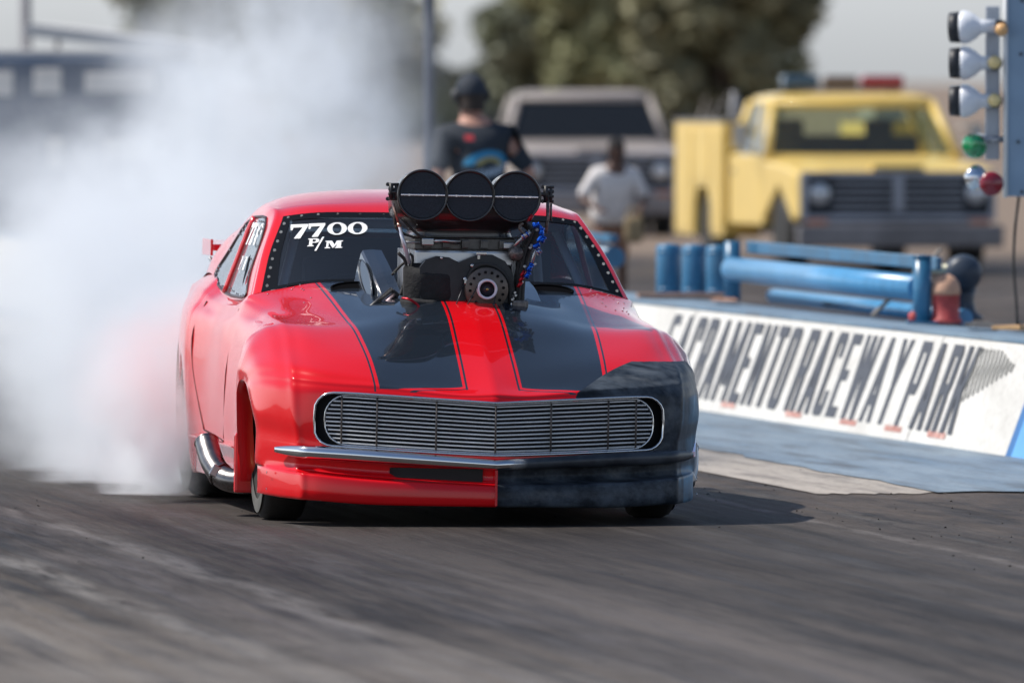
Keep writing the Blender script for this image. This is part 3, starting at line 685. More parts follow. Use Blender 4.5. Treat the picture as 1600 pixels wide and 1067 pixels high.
# ---- greenhouse net (half): c0 centre .. c6 belt
gh = [
 [(0, 1.52, 1.0), (.3, 1.555, 1.0), (.58, 1.63, .992), (.80, 1.76, .945), (.835, 1.82, .93), (.838, 1.86, .925), (.842, 1.9, .92)],
 [(0, 1.78, 1.155), (.29, 1.81, 1.15), (.55, 1.88, 1.135), (.738, 1.98, 1.115), (.772, 2.04, 1.105), (.81, 2.10, 1.01), (.838, 2.13, .905)],
 [(0, 2.07, 1.297), (.28, 2.09, 1.297), (.51, 2.13, 1.292), (.655, 2.2, 1.272), (.698, 2.28, 1.262), (.775, 2.34, 1.07), (.836, 2.37, .90)],
 [(0, 2.28, 1.358), (.28, 2.30, 1.352), (.50, 2.33, 1.34), (.635, 2.40, 1.318), (.70, 2.50, 1.285), (.775, 2.56, 1.08), (.835, 2.6, .90)],
 [(0, 2.7, 1.397), (.28, 2.71, 1.39), (.49, 2.73, 1.372), (.62, 2.78, 1.34), (.70, 2.83, 1.28), (.775, 2.86, 1.08), (.833, 2.9, .908)],
 [(0, 3.05, 1.38), (.28, 3.06, 1.373), (.48, 3.07, 1.355), (.61, 3.1, 1.32), (.70, 3.13, 1.255), (.775, 3.15, 1.09), (.83, 3.16, .945)],
 [(0, 3.45, 1.30), (.28, 3.45, 1.295), (.47, 3.46, 1.285), (.61, 3.47, 1.26), (.70, 3.48, 1.205), (.765, 3.49, 1.09), (.818, 3.5, .993)],
 [(0, 3.85, 1.19), (.28, 3.85, 1.19), (.47, 3.85, 1.185), (.62, 3.85, 1.18), (.705, 3.85, 1.155), (.77, 3.85, 1.075), (.80, 3.85, .995)],
 [(0, 4.2, 1.08), (.28, 4.2, 1.08), (.47, 4.2, 1.08), (.62, 4.2, 1.085), (.69, 4.2, 1.07), (.74, 4.2, 1.02), (.775, 4.2, .975)],
 [(0, 4.6, 1.0), (.28, 4.6, 1.0), (.46, 4.6, .998), (.57, 4.6, .992), (.64, 4.6, .982), (.69, 4.6, .972), (.74, 4.6, .96)],
]
KR, KC = 12, 10
GG = net([[Vector(p) for p in r] for r in gh], KR, KC)
def side_poly(d=0.):                      # side glass outline in (v,w)
    return [(1.98, .925), (2.10, 1.01), (2.33, 1.225), (2.40, 1.262), (2.50, 1.268), (2.80, 1.262), (3.0, 1.235), (3.12, 1.19), (3.40, 1.03), (3.38, .995), (3.2, .955), (2.9, .923), (2.6, .913), (2.2, .913)]
SPLY = side_poly()
nc3 = 3 * KC; nr2 = 2 * KR
body_rows, glass_ws, glass_side, glass_rear = [], [], [], []
def classify(i, j, c):
    if i < nr2 and j < nc3: return 1
    if j >= 4 * KC and inpoly(c.y, c.z, SPLY): return 2
    if 5 * KR + 6 <= i < 7 * KR and j < nc3 - 4: return 3
    return 0
mbs = [mb, MB(), MB(), MB()]
nr, ncg = len(GG), len(GG[0])
flat = [p for r in GG for p in r]
for fl in (1, -1):
    fs = [[], [], [], []]
    for i in range(nr - 1):
        for j in range(ncg - 1):
            c = (GG[i][j] + GG[i + 1][j + 1] + GG[i][j + 1] + GG[i + 1][j]) * .25
            fs[classify(i, j, c)].append((i * ncg + j, i * ncg + j + 1, (i + 1) * ncg + j + 1, (i + 1) * ncg + j))
    vs = [(p.x * fl, p.y, p.z) for p in flat]
    for k in range(4):
        used = sorted({q for f in fs[k] for q in f}); ix = {q: n for n, q in enumerate(used)}
        mbs[k].add([vs[q] for q in used], [[ix[q] for q in f] for f in fs[k]], 0, True)
# tail panel and deck edge
tail = [(x, 4.6, z) for x, z in ((.74, .96), (.78, .91), (.82, .8), (.83, .58), (.82, .36), (.81, .18))]
for a_, b_ in zip(tail, tail[1:]): mb.add([a_, b_, (-b_[0], b_[1], b_[2]), (-a_[0], a_[1], a_[2])], [(0, 1, 2, 3)])
mb.add([(.0, 4.6, 1.0), (.46, 4.6, .998), (.64, 4.6, .982), (.74, 4.6, .96), (-.74, 4.6, .96), (-.64, 4.6, .982), (-.46, 4.6, .998)], [(0, 1, 2, 3, 4, 5, 6)])
body = cpart(mb, 'body', paint, weld=True)
# underside tray, wheel-well liners: keeps daylight out
mb = MB(); mb.box((0, 2.3, .16), (1.50, 3.9, .03)); mb.box((0, 1.42, .45), (1.60, .03, .60)); mb.box((0, .40, .36), (1.3, .02, .40))
for sx in (1, -1):
    mb.add([(sx * .60, .42, .14), (sx * .60, 1.40, .14), (sx * .60, 1.40, .76), (sx * .60, .42, .60)], [(0, 1, 2, 3)])
    mb.tube([(sx * .92, .92 + .33 * math.cos(a), .30 + .30 * math.sin(a)) for a in [k * math.pi / 8 for k in range(0)]] or [(sx * .75, 1.30, .2), (sx * .75, 1.30, .5)], .03, 6)
    mb.add([(sx * .46, 3.05, .14), (sx * .46, 4.15, .14), (sx * .46, 4.15, .80), (sx * .46, 3.05, .80)], [(0, 1, 2, 3)])
mb.box((0, 3.05, .48), (1.76, .02, .6)); mb.box((0, 4.15, .48), (1.60, .02, .6))
cpart(mb, 'chassis', inner_dark)
# ---- glass
def glass_mat(name, tint, refl=.06):
    m = bpy.data.materials.new(name); m.use_nodes = True; t = m.node_tree; t.nodes.clear()
    o = t.nodes.new('ShaderNodeOutputMaterial'); mx = t.nodes.new('ShaderNodeMixShader'); tr_ = t.nodes.new('ShaderNodeBsdfTransparent')
    gl = t.nodes.new('ShaderNodeBsdfGlossy'); gl.inputs['Roughness'].default_value = .03; nb = NB(t); geo = t.nodes.new('ShaderNodeNewGeometry'); dv = t.nodes.new('ShaderNodeVectorMath'); dv.operation = 'DOT_PRODUCT'; t.links.new(geo.outputs['Normal'], dv.inputs[0]); t.links.new(geo.outputs['Incoming'], dv.inputs[1])
    fr = nb.m('ADD', .04, nb.m('MULTIPLY', nb.m('POWER', nb.m('SUBTRACT', 1., nb.m('ABSOLUTE', dv.outputs['Value'])), 5.), .9))
    tr_.inputs[0].default_value = tint + (1,); gl.inputs[0].default_value = (.9, .95, 1, 1)
    d = t.nodes.new('ShaderNodeBsdfDiffuse'); d.inputs[0].default_value = (.30, .34, .38, 1); m2 = t.nodes.new('ShaderNodeMixShader'); m2.inputs[0].default_value = refl
    t.links.new(tr_.outputs[0], m2.inputs[1]); t.links.new(d.outputs[0], m2.inputs[2])
    t.links.new(fr, mx.inputs[0]); t.links.new(m2.outputs[0], mx.inputs[1]); t.links.new(gl.outputs[0], mx.inputs[2]); t.links.new(mx.outputs[0], o.inputs[0])
    return m
gws = glass_mat('windscreen_plastic', (.42, .48, .54), .025); gsd = glass_mat('side_window_plastic', (.5, .54, .56), .30)
ws = cpart(mbs[1], 'windshield', gws, weld=True)
sg = cpart(mbs[2], 'side_window', gsd, weld=True)
cpart(mbs[3], 'rear_window', gsd, weld=True)
# sampling the windshield surface at (row fraction, signed column)
def wsp(rf, cf, off=0.):                    # rf 0..1 base->top, cf -1..1
    i = min(rf * nr2, nr2 - 1e-6); j = min(abs(cf) * nc3, nc3 - 1e-6); i0, j0 = int(i), int(j); fi, fj = i - i0, j - j0
    p = (GG[i0][j0] * (1 - fi) * (1 - fj) + GG[i0 + 1][j0] * fi * (1 - fj) + GG[i0][j0 + 1] * (1 - fi) * fj + GG[i0 + 1][j0 + 1] * fi * fj)
    p = Vector((p.x * (1 if cf >= 0 else -1), p.y, p.z)); return p + Vector((0, -.70, .71)) * off
def ws_uv(px, py):                          # find (rf,cf) of the windshield point nearest to a sight position
    best = None
    for a in range(0, 61):
        for c_ in range(-60, 61):
            p = wsp(a / 60, c_ / 60); q = project(p); d = (q[0] - px) ** 2 + (q[1] - py) ** 2
            if best is None or d < best[0]: best = (d, a / 60, c_ / 60)
    return best[1], best[2]
def project(p):
    uu = p.x + ROLL * p.z; ww = p.z - ROLL * p.x; Y = OY + uu * SP + p.y * CP; X = OX + uu * CP - p.y * SP
    return 800 + 17778 * X / Y, 120 + 17778 * (1.9 - ww) / Y
frit = mat('black_window_border', (.004, .006, .010), .8, var=.2, spec=.06)
mb = MB()
def strip(pa, pb_):                          # band between two lists of points
    n = len(pa); mb.add(pa + pb_, [(i, i + 1, n + i + 1, n + i) for i in range(n - 1)], 0, True)
N = 30
strip([wsp(1 - .0, -1 + 2 * i / N, .003) for i in range(N + 1)], [wsp(.90, -1 + 2 * i / N, .003) for i in range(N + 1)])
for sx in (-1, 1):
    strip([wsp(i / 20 * .90, sx * 1.0, .003) for i in range(21)], [wsp(i / 20 * .90, sx * (.90 - .02 * (1 - i / 20)), .003) for i in range(21)])
strip([wsp(.0, -1 + 2 * i / N, .003) for i in range(N + 1)], [wsp(.035, -1 + 2 * i / N, .003) for i in range(N + 1)])
mb.build('window_border', frit, ws)
mb = MB()
for k in range(15):
    p = wsp(.955, -.93 + 1.86 * k / 14, .005); mb.lathe([(.006, 0), (.004, .004), (0, .005)], p, axis='y', n=8)
for sx in (-1, 1):
    for k in range(8): mb.lathe([(.007, -.004), (.004, 0), (0, .002)], wsp(.06 + .8 * k / 7, sx * .955, .006), axis='y', n=8)
mb.build('rivets', M['chrome'], ws)
# lettering 7700 P/M, placed on the glass
def serif_glyphs():
    g = {}
    g['7'] = [[(0.0, 1), (1, 1), (1, .86), (.55, 0), (.20, 0), (.20, .04), (.70, .78), (.16, .78), (.10, .60), (0, .60)]]
    def ring(cx, rx, ry, ix, iy, n=36):
        o = [(cx + rx * math.cos(2 * math.pi * k / n), .5 + ry * math.sin(2 * math.pi * k / n)) for k in range(n)]
        i_ = [(cx + ix * math.cos(2 * math.pi * k / n), .5 + iy * math.sin(2 * math.pi * k / n)) for k in range(n)]
        return [[o[k], o[(k + 1) % n], i_[(k + 1) % n], i_[k]] for k in range(n)]
    g['0'] = ring(.5, .5, .5, .23, .40)
    return g
SG = serif_glyphs()
gP = [rect(.12, .0, .40, 1), rect(0, 0, .54, .12), rect(0, .88, .3, 1), [(.40, 1), (.75, 1), (.95, .88), (1, .74), (.72, .74), (.62, .86), (.40, .88)], [(1, .74), (.95, .56), (.75, .44), (.40, .44), (.40, .56), (.62, .58), (.72, .74)]]
gM = [rect(.08, 0, .22, 1), rect(0, 0, .34, .12), rect(0, .88, .3, 1), [(.14, 1), (.40, 1), (.66, .3), (.5, .0)], [(.5, .0), (.66, .35), (.86, 1), (.70, 1)], rect(.72, 0, 1.0, 1), rect(.64, 0, 1.1, .12), rect(.8, .88, 1.1, 1)]
gS = [[(0, -.25), (.12, -.25), (.62, 1.2), (.5, 1.2)]]
def on_glass(mbx, polys, x0, y0, w, h, tilt=0., slant=0.):
    """x0,y0 lower-left sight position of the glyph box; mapped through the glass grid"""
    for k, poly in enumerate(polys):
        pts = []
        for gx, gy in poly:
            x = x0 + gx * w + slant * gy; y = y0 - gy * h + tilt * gx
            pts.append((x, y))
        v = [inv(x, y, .004 + .0002 * (k % 4)) for x, y in pts]; n = len(v)
        mbx.add(v, [tuple(range(n))])
# local affine inverse around the text area (3 reference points on the glass)
uv0 = ws_uv(455, 378); uv1 = ws_uv(575, 378); uv2 = ws_uv(455, 350)
pr0, pr1, pr2 = project(wsp(*uv0)), project(wsp(*uv1)), project(wsp(*uv2))
def inv(x, y, off):
    rf, cf = uv0
    for _ in range(6):
        p = project(wsp(rf, cf)); e = .004; a = project(wsp(rf + e, cf)); b_ = project(wsp(rf, cf + e))
        j11, j12, j21, j22 = (a[0] - p[0]) / e, (b_[0] - p[0]) / e, (a[1] - p[1]) / e, (b_[1] - p[1]) / e
        det = j11 * j22 - j12 * j21; dx, dy = x - p[0], y - p[1]
        rf += (dx * j22 - dy * j12) / det; cf += (j11 * dy - j21 * dx) / det
        rf = min(max(rf, 0), .999); cf = min(max(cf, -.999), .999)
    return wsp(rf, cf, off)
mb = MB()
x = 453
for ch, x, y, w, h in (('7', 454, 374, 27, 22), ('7', 482, 371.5, 26, 21), ('0', 511, 368.5, 31, 19.5), ('0', 543, 367.5, 31, 19)):
    on_glass(mb, SG[ch], x, y, w, h, -1.0, 0)
on_glass(mb, gP, 480, 386, 18, 12, -.6, 1.5); on_glass(mb, gS, 491, 389, 25, 15, 0, 0); on_glass(mb, gM, 507, 389, 25, 11.5, -.6, 1.5)
wt = mat('white_vinyl', (.80, .80, .80), .5, var=.03)
mb.build('race_number', wt, ws, fix=False)
# side window trim + lettering + B pillar: follow the greenhouse side surface
def sidep(v, w, off=0.):                    # point on the left or right side surface (u>0 side) for v,w
    c = sorted(((GG[i][j].y - v) ** 2 + (GG[i][j].z - w) ** 2, i, j) for i in range(nr) for j in range(4 * KC - 2, ncg))[:6]
    ws_ = [1 / (d + 1e-5) for d, i, j in c]
    return sum(GG[i][j].x * k for (d, i, j), k in zip(c, ws_)) / sum(ws_)
from functools import lru_cache
@lru_cache(None)
def side_u(v, w): return sidep(v, w)
trim = mat('window_trim_black', (.03, .012, .015), .4, var=.1)
mb = MB(); mbr = MB(); mbt = MB()
for sx in (1, -1):
    loop = []
    for k in range(len(SPLY)):
        a, c = SPLY[k], SPLY[(k + 1) % len(SPLY)]
        for q in range(4):
            v_, w_ = a[0] + (c[0] - a[0]) * q / 4, a[1] + (c[1] - a[1]) * q / 4; loop.append((v_, w_))
    pts = [Vector((sx * (side_u(round(v_, 3), round(w_, 3)) + .001), v_, w_)) for v_, w_ in loop]
    mb.tube(pts, .007, 6, closed=True)
    for k in range(0, len(pts), 2):
        c = sum((Vector(p) for p in pts), Vector()) / len(pts); p = pts[k] + (c - pts[k]).normalized() * .03; p.x = sx * (side_u(round(p.y, 3), round(p.z, 3)) + .004)
        mbr.lathe([(.006, -.003), (.004, .002), (0, .003)], p, axis='x', n=6)
mb.build('window_trim', trim, sg); mbr.build('rivets', M['chrome'], sg)
mb = MB()
for sx in (1, -1):
    a = [(2.76 + .01 * k, 1.262 - .034 * k) for k in range(11)]
    mb.tube([(sx * (side_u(round(v_, 3), round(w_, 3)) + .004), v_, w_) for v_, w_ in a], .017, 8, flat=.6)
mb.build('window_pillar', red_plain, sg)
# white lettering on the driver-side glass: the same number, mirrored for the other side
mb = MB()
def sidetext(text, v0, w0, cw, chh, sl=.0):
    for sx in (-1,):
        v = v0
        for ch in text:
            polys = SG.get(ch) or {'P': gP, 'M': gM, '/': gS}[ch]
            for k, poly in enumerate(polys):
                pts = []
                for gx, gy in poly:
                    vv = v - gx * cw; w_ = w0 + gy * chh
                    pts.append(Vector((sx * (side_u(round(vv, 2), round(w_, 2)) + .006 + .0003 * k), vv, w_)))
                mb.add(pts, [tuple(range(len(pts)))])
            v -= cw * 1.12
    return
sidetext('7700', 2.72, 1.14, .085, .10); sidetext('P/M', 2.66, 1.03, .06, .06)
mb.build('side_number', wt, sg, fix=False)
# little net opening + handle on the side glass
mb = MB()
for sx in (1, -1):
    q = [(2.30, .985), (2.22, .965), (2.28, 1.04), (2.40, 1.10), (2.43, 1.085)]
    mb.add([Vector((sx * (side_u(round(a, 2), round(c, 2)) + .008), a, c)) for a, c in q], [(0, 1, 2, 3, 4)])
mb.build('window_flap', frit, sg, fix=False)
# ---- cabin
cab = mat('cabin_black', (.02, .021, .024), .8, var=.2); tubem = mat('roll_cage_grey', (.60, .60, .62), .45, var=.08)
mb = MB(); mb.box((0, 2.6, .30), (1.5, 2.2, .03)); mb.box((0, 2.0, .66), (1.3, .06, .40)); mb.box((0, 3.5, .72), (1.45, .03, .9))
for sx in (1, -1): mb.add([(sx * .78, 1.95, .2), (sx * .78, 3.45, .2), (sx * .78, 3.45, .88), (sx * .78, 2.1, .84)], [(0, 1, 2, 3)])
cpart(mb, 'cabin_floor', cab)
mb = MB(); rc = .021
for sx in (1, -1):
    mb.tube(spline([(sx * .70, 2.0, .45), (sx * .69, 2.02, .86), (sx * .60, 2.26, 1.16), (sx * .56, 2.42, 1.27), (sx * .56, 2.9, 1.29)], 5), rc, 8)
    mb.tube([(sx * .56, 2.9, 1.29), (sx * .66, 3.0, .3)], rc, 8); mb.tube([(sx * .56, 2.9, 1.27), (sx * .5, 3.6, .9)], rc, 8)
    mb.tube([(sx * .70, 1.95, .90), (sx * .70, 2.95, .62)], rc, 8)
mb.tube([(-.56, 2.9, 1.29), (.56, 2.9, 1.29)], rc, 8); mb.tube([(-.60, 2.30, 1.245), (.60, 2.30, 1.245)], rc, 8); mb.tube([(-.68, 2.04, .86), (.68, 2.04, .86)], rc, 8)
mb.tube([(.56, 2.9, 1.27), (-.6, 3.0, .5)], rc, 8); mb.tube([(.28, 2.34, 1.24), (.05, 2.0, .9)], rc * .8, 8)
cpart(mb, 'roll_cage', tubem)
mb = MB(); mb.box((-.36, 2.75, .55), (.5, .12, .62), rot=Matrix.Rotation(-.2, 3, 'X'), bev=.04); mb.box((-.36, 2.52, .36), (.48, .45, .12), bev=.03); mb.box((-.36, 2.82, .98), (.26, .1, .22), bev=.03)
cpart(mb, 'driver_seat', mat('seat_cloth', (.035, .035, .045), .9, var=.3))
mb = MB(); mb.tube([(-.36 + .14 * math.cos(a), 2.13 + .04 * math.sin(a), .90 + .12 * math.sin(a)) for a in [k * math.pi / 12 for k in range(24)]], .012, 8, closed=True); mb.tube([(-.36, 2.13, .9), (-.36, 1.98, .84)], .018, 8); mb.box((-.36, 2.13, .9), (.26, .015, .03))
cpart(mb, 'steering_wheel', M['black_plastic'])
# ---- grille
mb = MB(); bez = [(u, plan(u) - .006, w) for u, w in GO]; mb.tube(bez, .0056, 8, closed=True); gr = cpart(mb, 'grille', M['chrome'])
mb = MB(); n = len(GO)
back = [Vector((u, plan(u) + .07, w)) for u, w in GO]; frontp = [Vector((u, plan(u) + .0, w)) for u, w in GO]
mb.add(frontp + back, [(i, (i + 1) % n, n + (i + 1) % n, n + i) for i in range(n)])
us = [-.745 + 1.49 * i / 60 for i in range(61)]
mb.add([(u, plan(u) + .07, glow(u) - .02) for u in us] + [(u, plan(u) + .07, gtop(u) + .02) for u in us], [(i, i + 1, 62 + i, 61 + i) for i in range(60)])
mb.build('grille_back', mat('grille_black', (.006, .006, .008), .7, var=.3, vscale=5), gr)
# dark surround between the two outlines
inner = [Vector((u, plan(u) + .012, w)) for u, w in GI]
mb = MB(); mb.tube([p + Vector((0, -.004, 0)) for p in inner], .0042, 6, closed=True); mb.build('inner_trim', M['chrome'], gr)
def innerx(w):                               # half width of the inner outline at height w
    return None
mbw = MB(); NBAR = 12
for k in range(NBAR):
    f = (k + .5) / NBAR; seg = []
    for i in range(-70, 71):
        u = i / 70 * .70; w = glow(u) + .009 + f * (gtop(u) - glow(u) - .018)
        if inpoly(u, w, GI): seg.append((u, w))
    rr = .0031
    vs = []
    for u, w in seg: vs += [(u, plan(u) + .006, w - rr), (u, plan(u) + .002, w + rr * .2), (u, plan(u) + .008, w + rr), (u, plan(u) + .03, w)]
    n = len(seg); mbw.add(vs, [(4 * i + a, 4 * i + (a + 1) % 4, 4 * i + 4 + (a + 1) % 4, 4 * i + 4 + a) for i in range(n - 1) for a in range(4)])
mbw.build('grille_bars', mat('polished_bars', (.9, .9, .9), .3, .2, var=.12, vscale=6), gr)
mb = MB()
for u in (-.635, -.49, -.245, .0, .245, .50, .625):
    mb.tube([(u, plan(u) + .004, glow(u) + .012), (u, plan(u) + .004, gtop(u) - .012)], .0042, 6)
mb.build('grille_posts', mat('dull_post', (.12, .10, .09), .5, .5, var=.2), gr)
# ---- bumper
def bumper_mat():
    m = bpy.data.materials.new('bumper_chrome'); m.use_nodes = True; t = m.node_tree; pb = t.nodes['Principled BSDF']; b = NB(t)
    tc = t.nodes.new('ShaderNodeTexCoord'); U, V, Wz = b.xyz(tc.outputs['Object']); n1 = b.noise(tc.outputs['Object'], 5., 5, .6)
    f = b.rng(b.m('ADD', U, b.m('MULTIPLY', b.m('SUBTRACT', n1, .5), .35)), .02, .16, 0., 1., True)
    t.links.new(b.mx(f, (.62, .63, .65), b.mx(b.rng(n1, .4, .65), (.012, .017, .025), (.045, .055, .07))), pb.inputs['Base Color'])
    t.links.new(b.mxf(f, 1., 0.), pb.inputs['Metallic']); t.links.new(b.mxf(f, .07, .42), pb.inputs['Roughness'])
    return m
mb = MB(); path = []; rad = []
for i in range(-44, 45):
    u = i / 44 * .90; a = abs(u); v = plan(min(a, .94)) - .045
    if a > .80: v = plan(.80) - .045 + (a - .80) * 1.5
    w = .262 + .030 * (a / .6 if a < .6 else 1) + (.012 * (a - .6) / .3 if a > .6 else 0)
    path.append(Vector((u, v, w))); rad.append(.021 + .009 * min(1, a / .55) if a < .72 else .030 * max(.35, math.sqrt(max(0, 1 - ((a - .72) / .19) ** 2))))
vs = []; ns = 14
for p, r in zip(path, rad):
    for k in range(ns):
        an = 2 * math.pi * k / ns; ca, sa = math.cos(an), math.sin(an)
        vs.append(p + Vector((0, -.033 * ca * (r / .029), r * (abs(sa) ** .8) * (1 if sa > 0 else -1))))
fs = [(i * ns + k, i * ns + (k + 1) % ns, (i + 1) * ns + (k + 1) % ns, (i + 1) * ns + k) for i in range(len(path) - 1) for k in range(ns)]
mb.add(vs, fs, 0, True); mb.f += [list(range(ns)), [len(vs) - 1 - k for k in range(ns)]]; mb.m += [0, 0]; mb.sm += [False, False]
cpart(mb, 'bumper', bumper_mat())
# intake slot in the left half, red centre flange, end plates of the lip
mb = MB()
def lipv(u): 
    a = abs(u); P_ = list(zip(NU, Nv))
    return plan(a)
slot = []
for i in range(13):
    u = -.435 + (.385) * i / 12; slot.append(u)
topz = [.242 for u in slot]; botz = [.187 + (.03 if i == 0 else .012 if i == 1 else 0) for i, u in enumerate(slot)]
mb.add([(u, plan(u) - .003, z) for u, z in zip(slot, topz)] + [(u, plan(u) + .004, z) for u, z in zip(slot, botz)], [(i, i + 1, 14 + i, 13 + i) for i in range(12)])
cpart(mb, 'air_slot', mat('slot_black', (.008, .009, .012), .4, var=.1), fix=False)
mb = MB(); mb.box((.0, -.033, .165), (.010, .03, .15)); cpart(mb, 'centre_flange', red_plain)
# side of the lip: fold with two rivets
mb = MB()
for sx in (1, -1):
    for z in (.135, .205): mb.lathe([(.006, 0), (.003, .004), (0, .004)], (sx * .925, .40, z), axis='x', n=8)
cpart(mb, 'lip_rivets', M['chrome'])
# ---- cowl vents
mb = MB()
for sx in (1, -1):
    n = 20; c = Vector((sx * .43, 1.44, .967))
    top = [c + Vector((.10 * math.cos(2 * math.pi * k / n), .03 * math.sin(2 * math.pi * k / n) + .0, .010 * math.cos(2 * math.pi * k / n) * -sx * .5 + .012 + .020 * math.sin(2 * math.pi * k / n))) for k in range(n)]
    mb.add(top, [tuple(range(n))]); mb.tube(top, .006, 6, closed=True)
cpart(mb, 'cowl_vent', mat('vent_black', (.002, .002, .003), .8, var=.1, spec=.05), fix=False)
mb = MB()
for i in range(26):
    sx = random.choice((-1, 1)); u = random.uniform(.60, .80); v = random.uniform(1.3, 1.7)
    bestp = min((p for r in G for p in r), key=lambda p: (p.x - u) ** 2 + (p.y - v) ** 2)
    mb.lathe([(.005, -.001), (.004, .002), (0, .003)], (sx * bestp.x, bestp.y, bestp.z + .001), n=6)
cpart(mb, 'bonnet_screws', M['chrome'])
# ---- hood scoop fin left of the engine, with its strut
blk = mat('gloss_black_paint', (.014, .020, .029), .25, coat=1., var=.1); blk.node_tree.nodes['Principled BSDF'].inputs['Coat IOR'].default_value = 1.9
A, B_, C_, D_ = cl(566, 391, 1.52), cl(597, 391, 1.52), cl(629, 464, 1.18), cl(600, 476, 1.14)
E_, F_ = cl(650, 535, .72), cl(612, 535, .64)
def hoodz(u, v):
    bp_ = min((p for r in G for p in r), key=lambda p: (p.x - abs(u)) ** 2 + (p.y - v) ** 2); return bp_.z
mb = MB()
topL = [A, A.lerp(D_, .5) + Vector((0, 0, .012)), D_, F_ + Vector((0, 0, -.006))]; topR = [B_, B_.lerp(C_, .5) + Vector((0, 0, .012)), C_, E_ + Vector((0, 0, -.006))]
topL = spline(topL, 6); topR = spline(topR, 6)
g_ = []
for l_, r_ in zip(topL, topR):
    zl, zr_ = hoodz(l_.x, l_.y) - .02, hoodz(r_.x, r_.y) - .02; d_ = max(0, l_.z - zl)
    g_.append([Vector((l_.x - .012 - .16 * d_, l_.y, zl)), Vector((l_.x - .008 - .10 * d_, l_.y, zl + d_ * .45)), Vector((l_.x - .002 - .02 * d_, l_.y, l_.z - .012 * min(1, d_ * 10))), l_ + Vector((.003, 0, 0)), l_.lerp(r_, .5) + Vector((0, 0, .003)), r_ - Vector((.003, 0, 0)), Vector((r_.x + .004, r_.y, r_.z - .015)), Vector((r_.x + .02, r_.y, min(zr_, r_.z - .02)))])
sgrid(mb, g_, smooth=False); mb.add(g_[0], [tuple(range(8))]); sc_ = cpart(mb, 'bonnet_scoop', blk)
# oval side recess with a raised rim
mb = MB(); c = (g_[5][1] + g_[5][2]) / 2; n = 28; ax1 = (g_[9][1] - g_[1][2]) * .46; ax2 = Vector((-.012, 0, -.035))
oval = [c + ax1 * math.cos(2 * math.pi * k / n) + ax2 * math.sin(2 * math.pi * k / n) + Vector((-.016, 0, 0)) for k in range(n)]
mb.add([p + Vector((.004, 0, 0)) for p in oval], [tuple(range(n))]); mb.tube(oval, .0025, 6, closed=True); mb.build('scoop_recess', blk, sc_, fix=False)
mb = MB(); a, c = cl(573, 499, 1.06), cl(616, 462, 1.16); a += Vector((0, -.03, .01)); c += Vector((0, -.03, .01))
mb.tube([a, c], .012, 8); lt_o = cpart(mb, 'bonnet_strut', mat('pinkish_metal', (.55, .42, .44), .3, .8, var=.3, vscale=30))
mb = MB(); up = Vector((-.35, -.2, .35)) * .05
for p in (a, c): mb.box(p, (.035, .03, .02), rot=Matrix.Rotation(.7, 3, 'Y'), bev=.004)
mb.tube([a + up, c + up], .011, 8); mb.tube([a - Vector((.0, 0, .012)), c + Vector((.01, 0, -.012))], .006, 6); mb.build('strut_bracket', M['black_plastic'], lt_o)
# right-hand black cheek beside the engine
mb = MB(); sec = []
for (px, py, v, wd) in ((826, 440, 1.45, .04), (836, 454, 1.30, .05), (849, 487, 1.0, .05), (861, 526, .74, .04), (868, 556, .57, .02)):
    p = cl(px, py, v); sec.append([Vector((p.x - .16, p.y, p.z - .05)), Vector((p.x - wd * 1.4, p.y, p.z - .004)), Vector((p.x - .01, p.y, p.z)), Vector((p.x + .012, p.y, p.z - .014)), Vector((p.x + .03, p.y, p.z - .13))])
gsc = net(sec, 6, 4); sgrid(mb, gsc); cpart(mb, 'bonnet_bulge', blk)
# ---- engine: blower, belt guard, injector hat, plumbing
gun = mat('gunmetal', (.10, .095, .09), .4, .7, var=.35, vscale=25); alu = mat('cast_aluminium', (.62, .63, .65), .38, 1., var=.15, vscale=10, rvar=.1)
hatm = mat('injector_black', (.018, .015, .016), .32, coat=.4, var=.3, vscale=6); cloth = mat('black_belt_bag', (.012, .012, .013), .85, var=.4, vscale=20, bump=.4, bscale=60)
blue_an = mat('blue_anodised', (.01, .10, .55), .25, .8, var=.3, vscale=30); red_an = mat('red_anodised', (.35, .01, .02), .3, .7, var=.3, vscale=30); brass = mat('brass', (.6, .42, .15), .3, 1., var=.2)
braid = mat('braided_hose', (.16, .14, .13), .5, .6, var=.6, vscale=90)
blower = empty('blower', (0, 0, 0)); blower.parent = car; blower.rotation_euler = RR
x0, x1 = cl(644, 400, 1.1).x, cl(799, 400, 1.1).x; xc = (x0 + x1) / 2; wdt = x1 - x0
zt, zb = cl(720, 391, 1.0).z, cl(720, 413, 1.0).z
mb = MB(); mb.box((xc, 1.25, (zt + .80) / 2), (wdt, .46, zt - .80), bev=.012)
for k in range(7): mb.box((xc, 1.05 + k * .07, (zt + .86) / 2 + .02), (wdt + .03, .012, zt - .90), bev=.003)
mb.build('blower_case', alu, blower)
z2 = cl(720, 372, 1.0).z
mb = MB(); mb.box((xc, 1.24, (z2 + zt) / 2), (wdt + .006, .46, z2 - zt), bev=.006)
for k in range(5): mb.box((x0 + wdt * (.12 + .19 * k), 1.0, (z2 + zt) / 2), (.034, .03, (z2 - zt) * .7), bev=.004)
mb.tube([(x0 - .02, 1.0, z2 + .004), (x1 + .02, 1.0, z2 + .004)], .004, 6)
mb.build('injector_spacer', gun, blower)
mb = MB(); mb.box((x0 + .05, .985, z2 - .018), (.05, .04, .03), bev=.004); mb.tube([(x0 + .07, .98, z2 - .016), (x0 + .12, .97, z2 - .012), (x0 + .19, .98, z2 - .016)], [.012, .008, .012], 8); mb.box((x1 - .03, .985, z2 - .03), (.045, .03, .026), bev=.004)
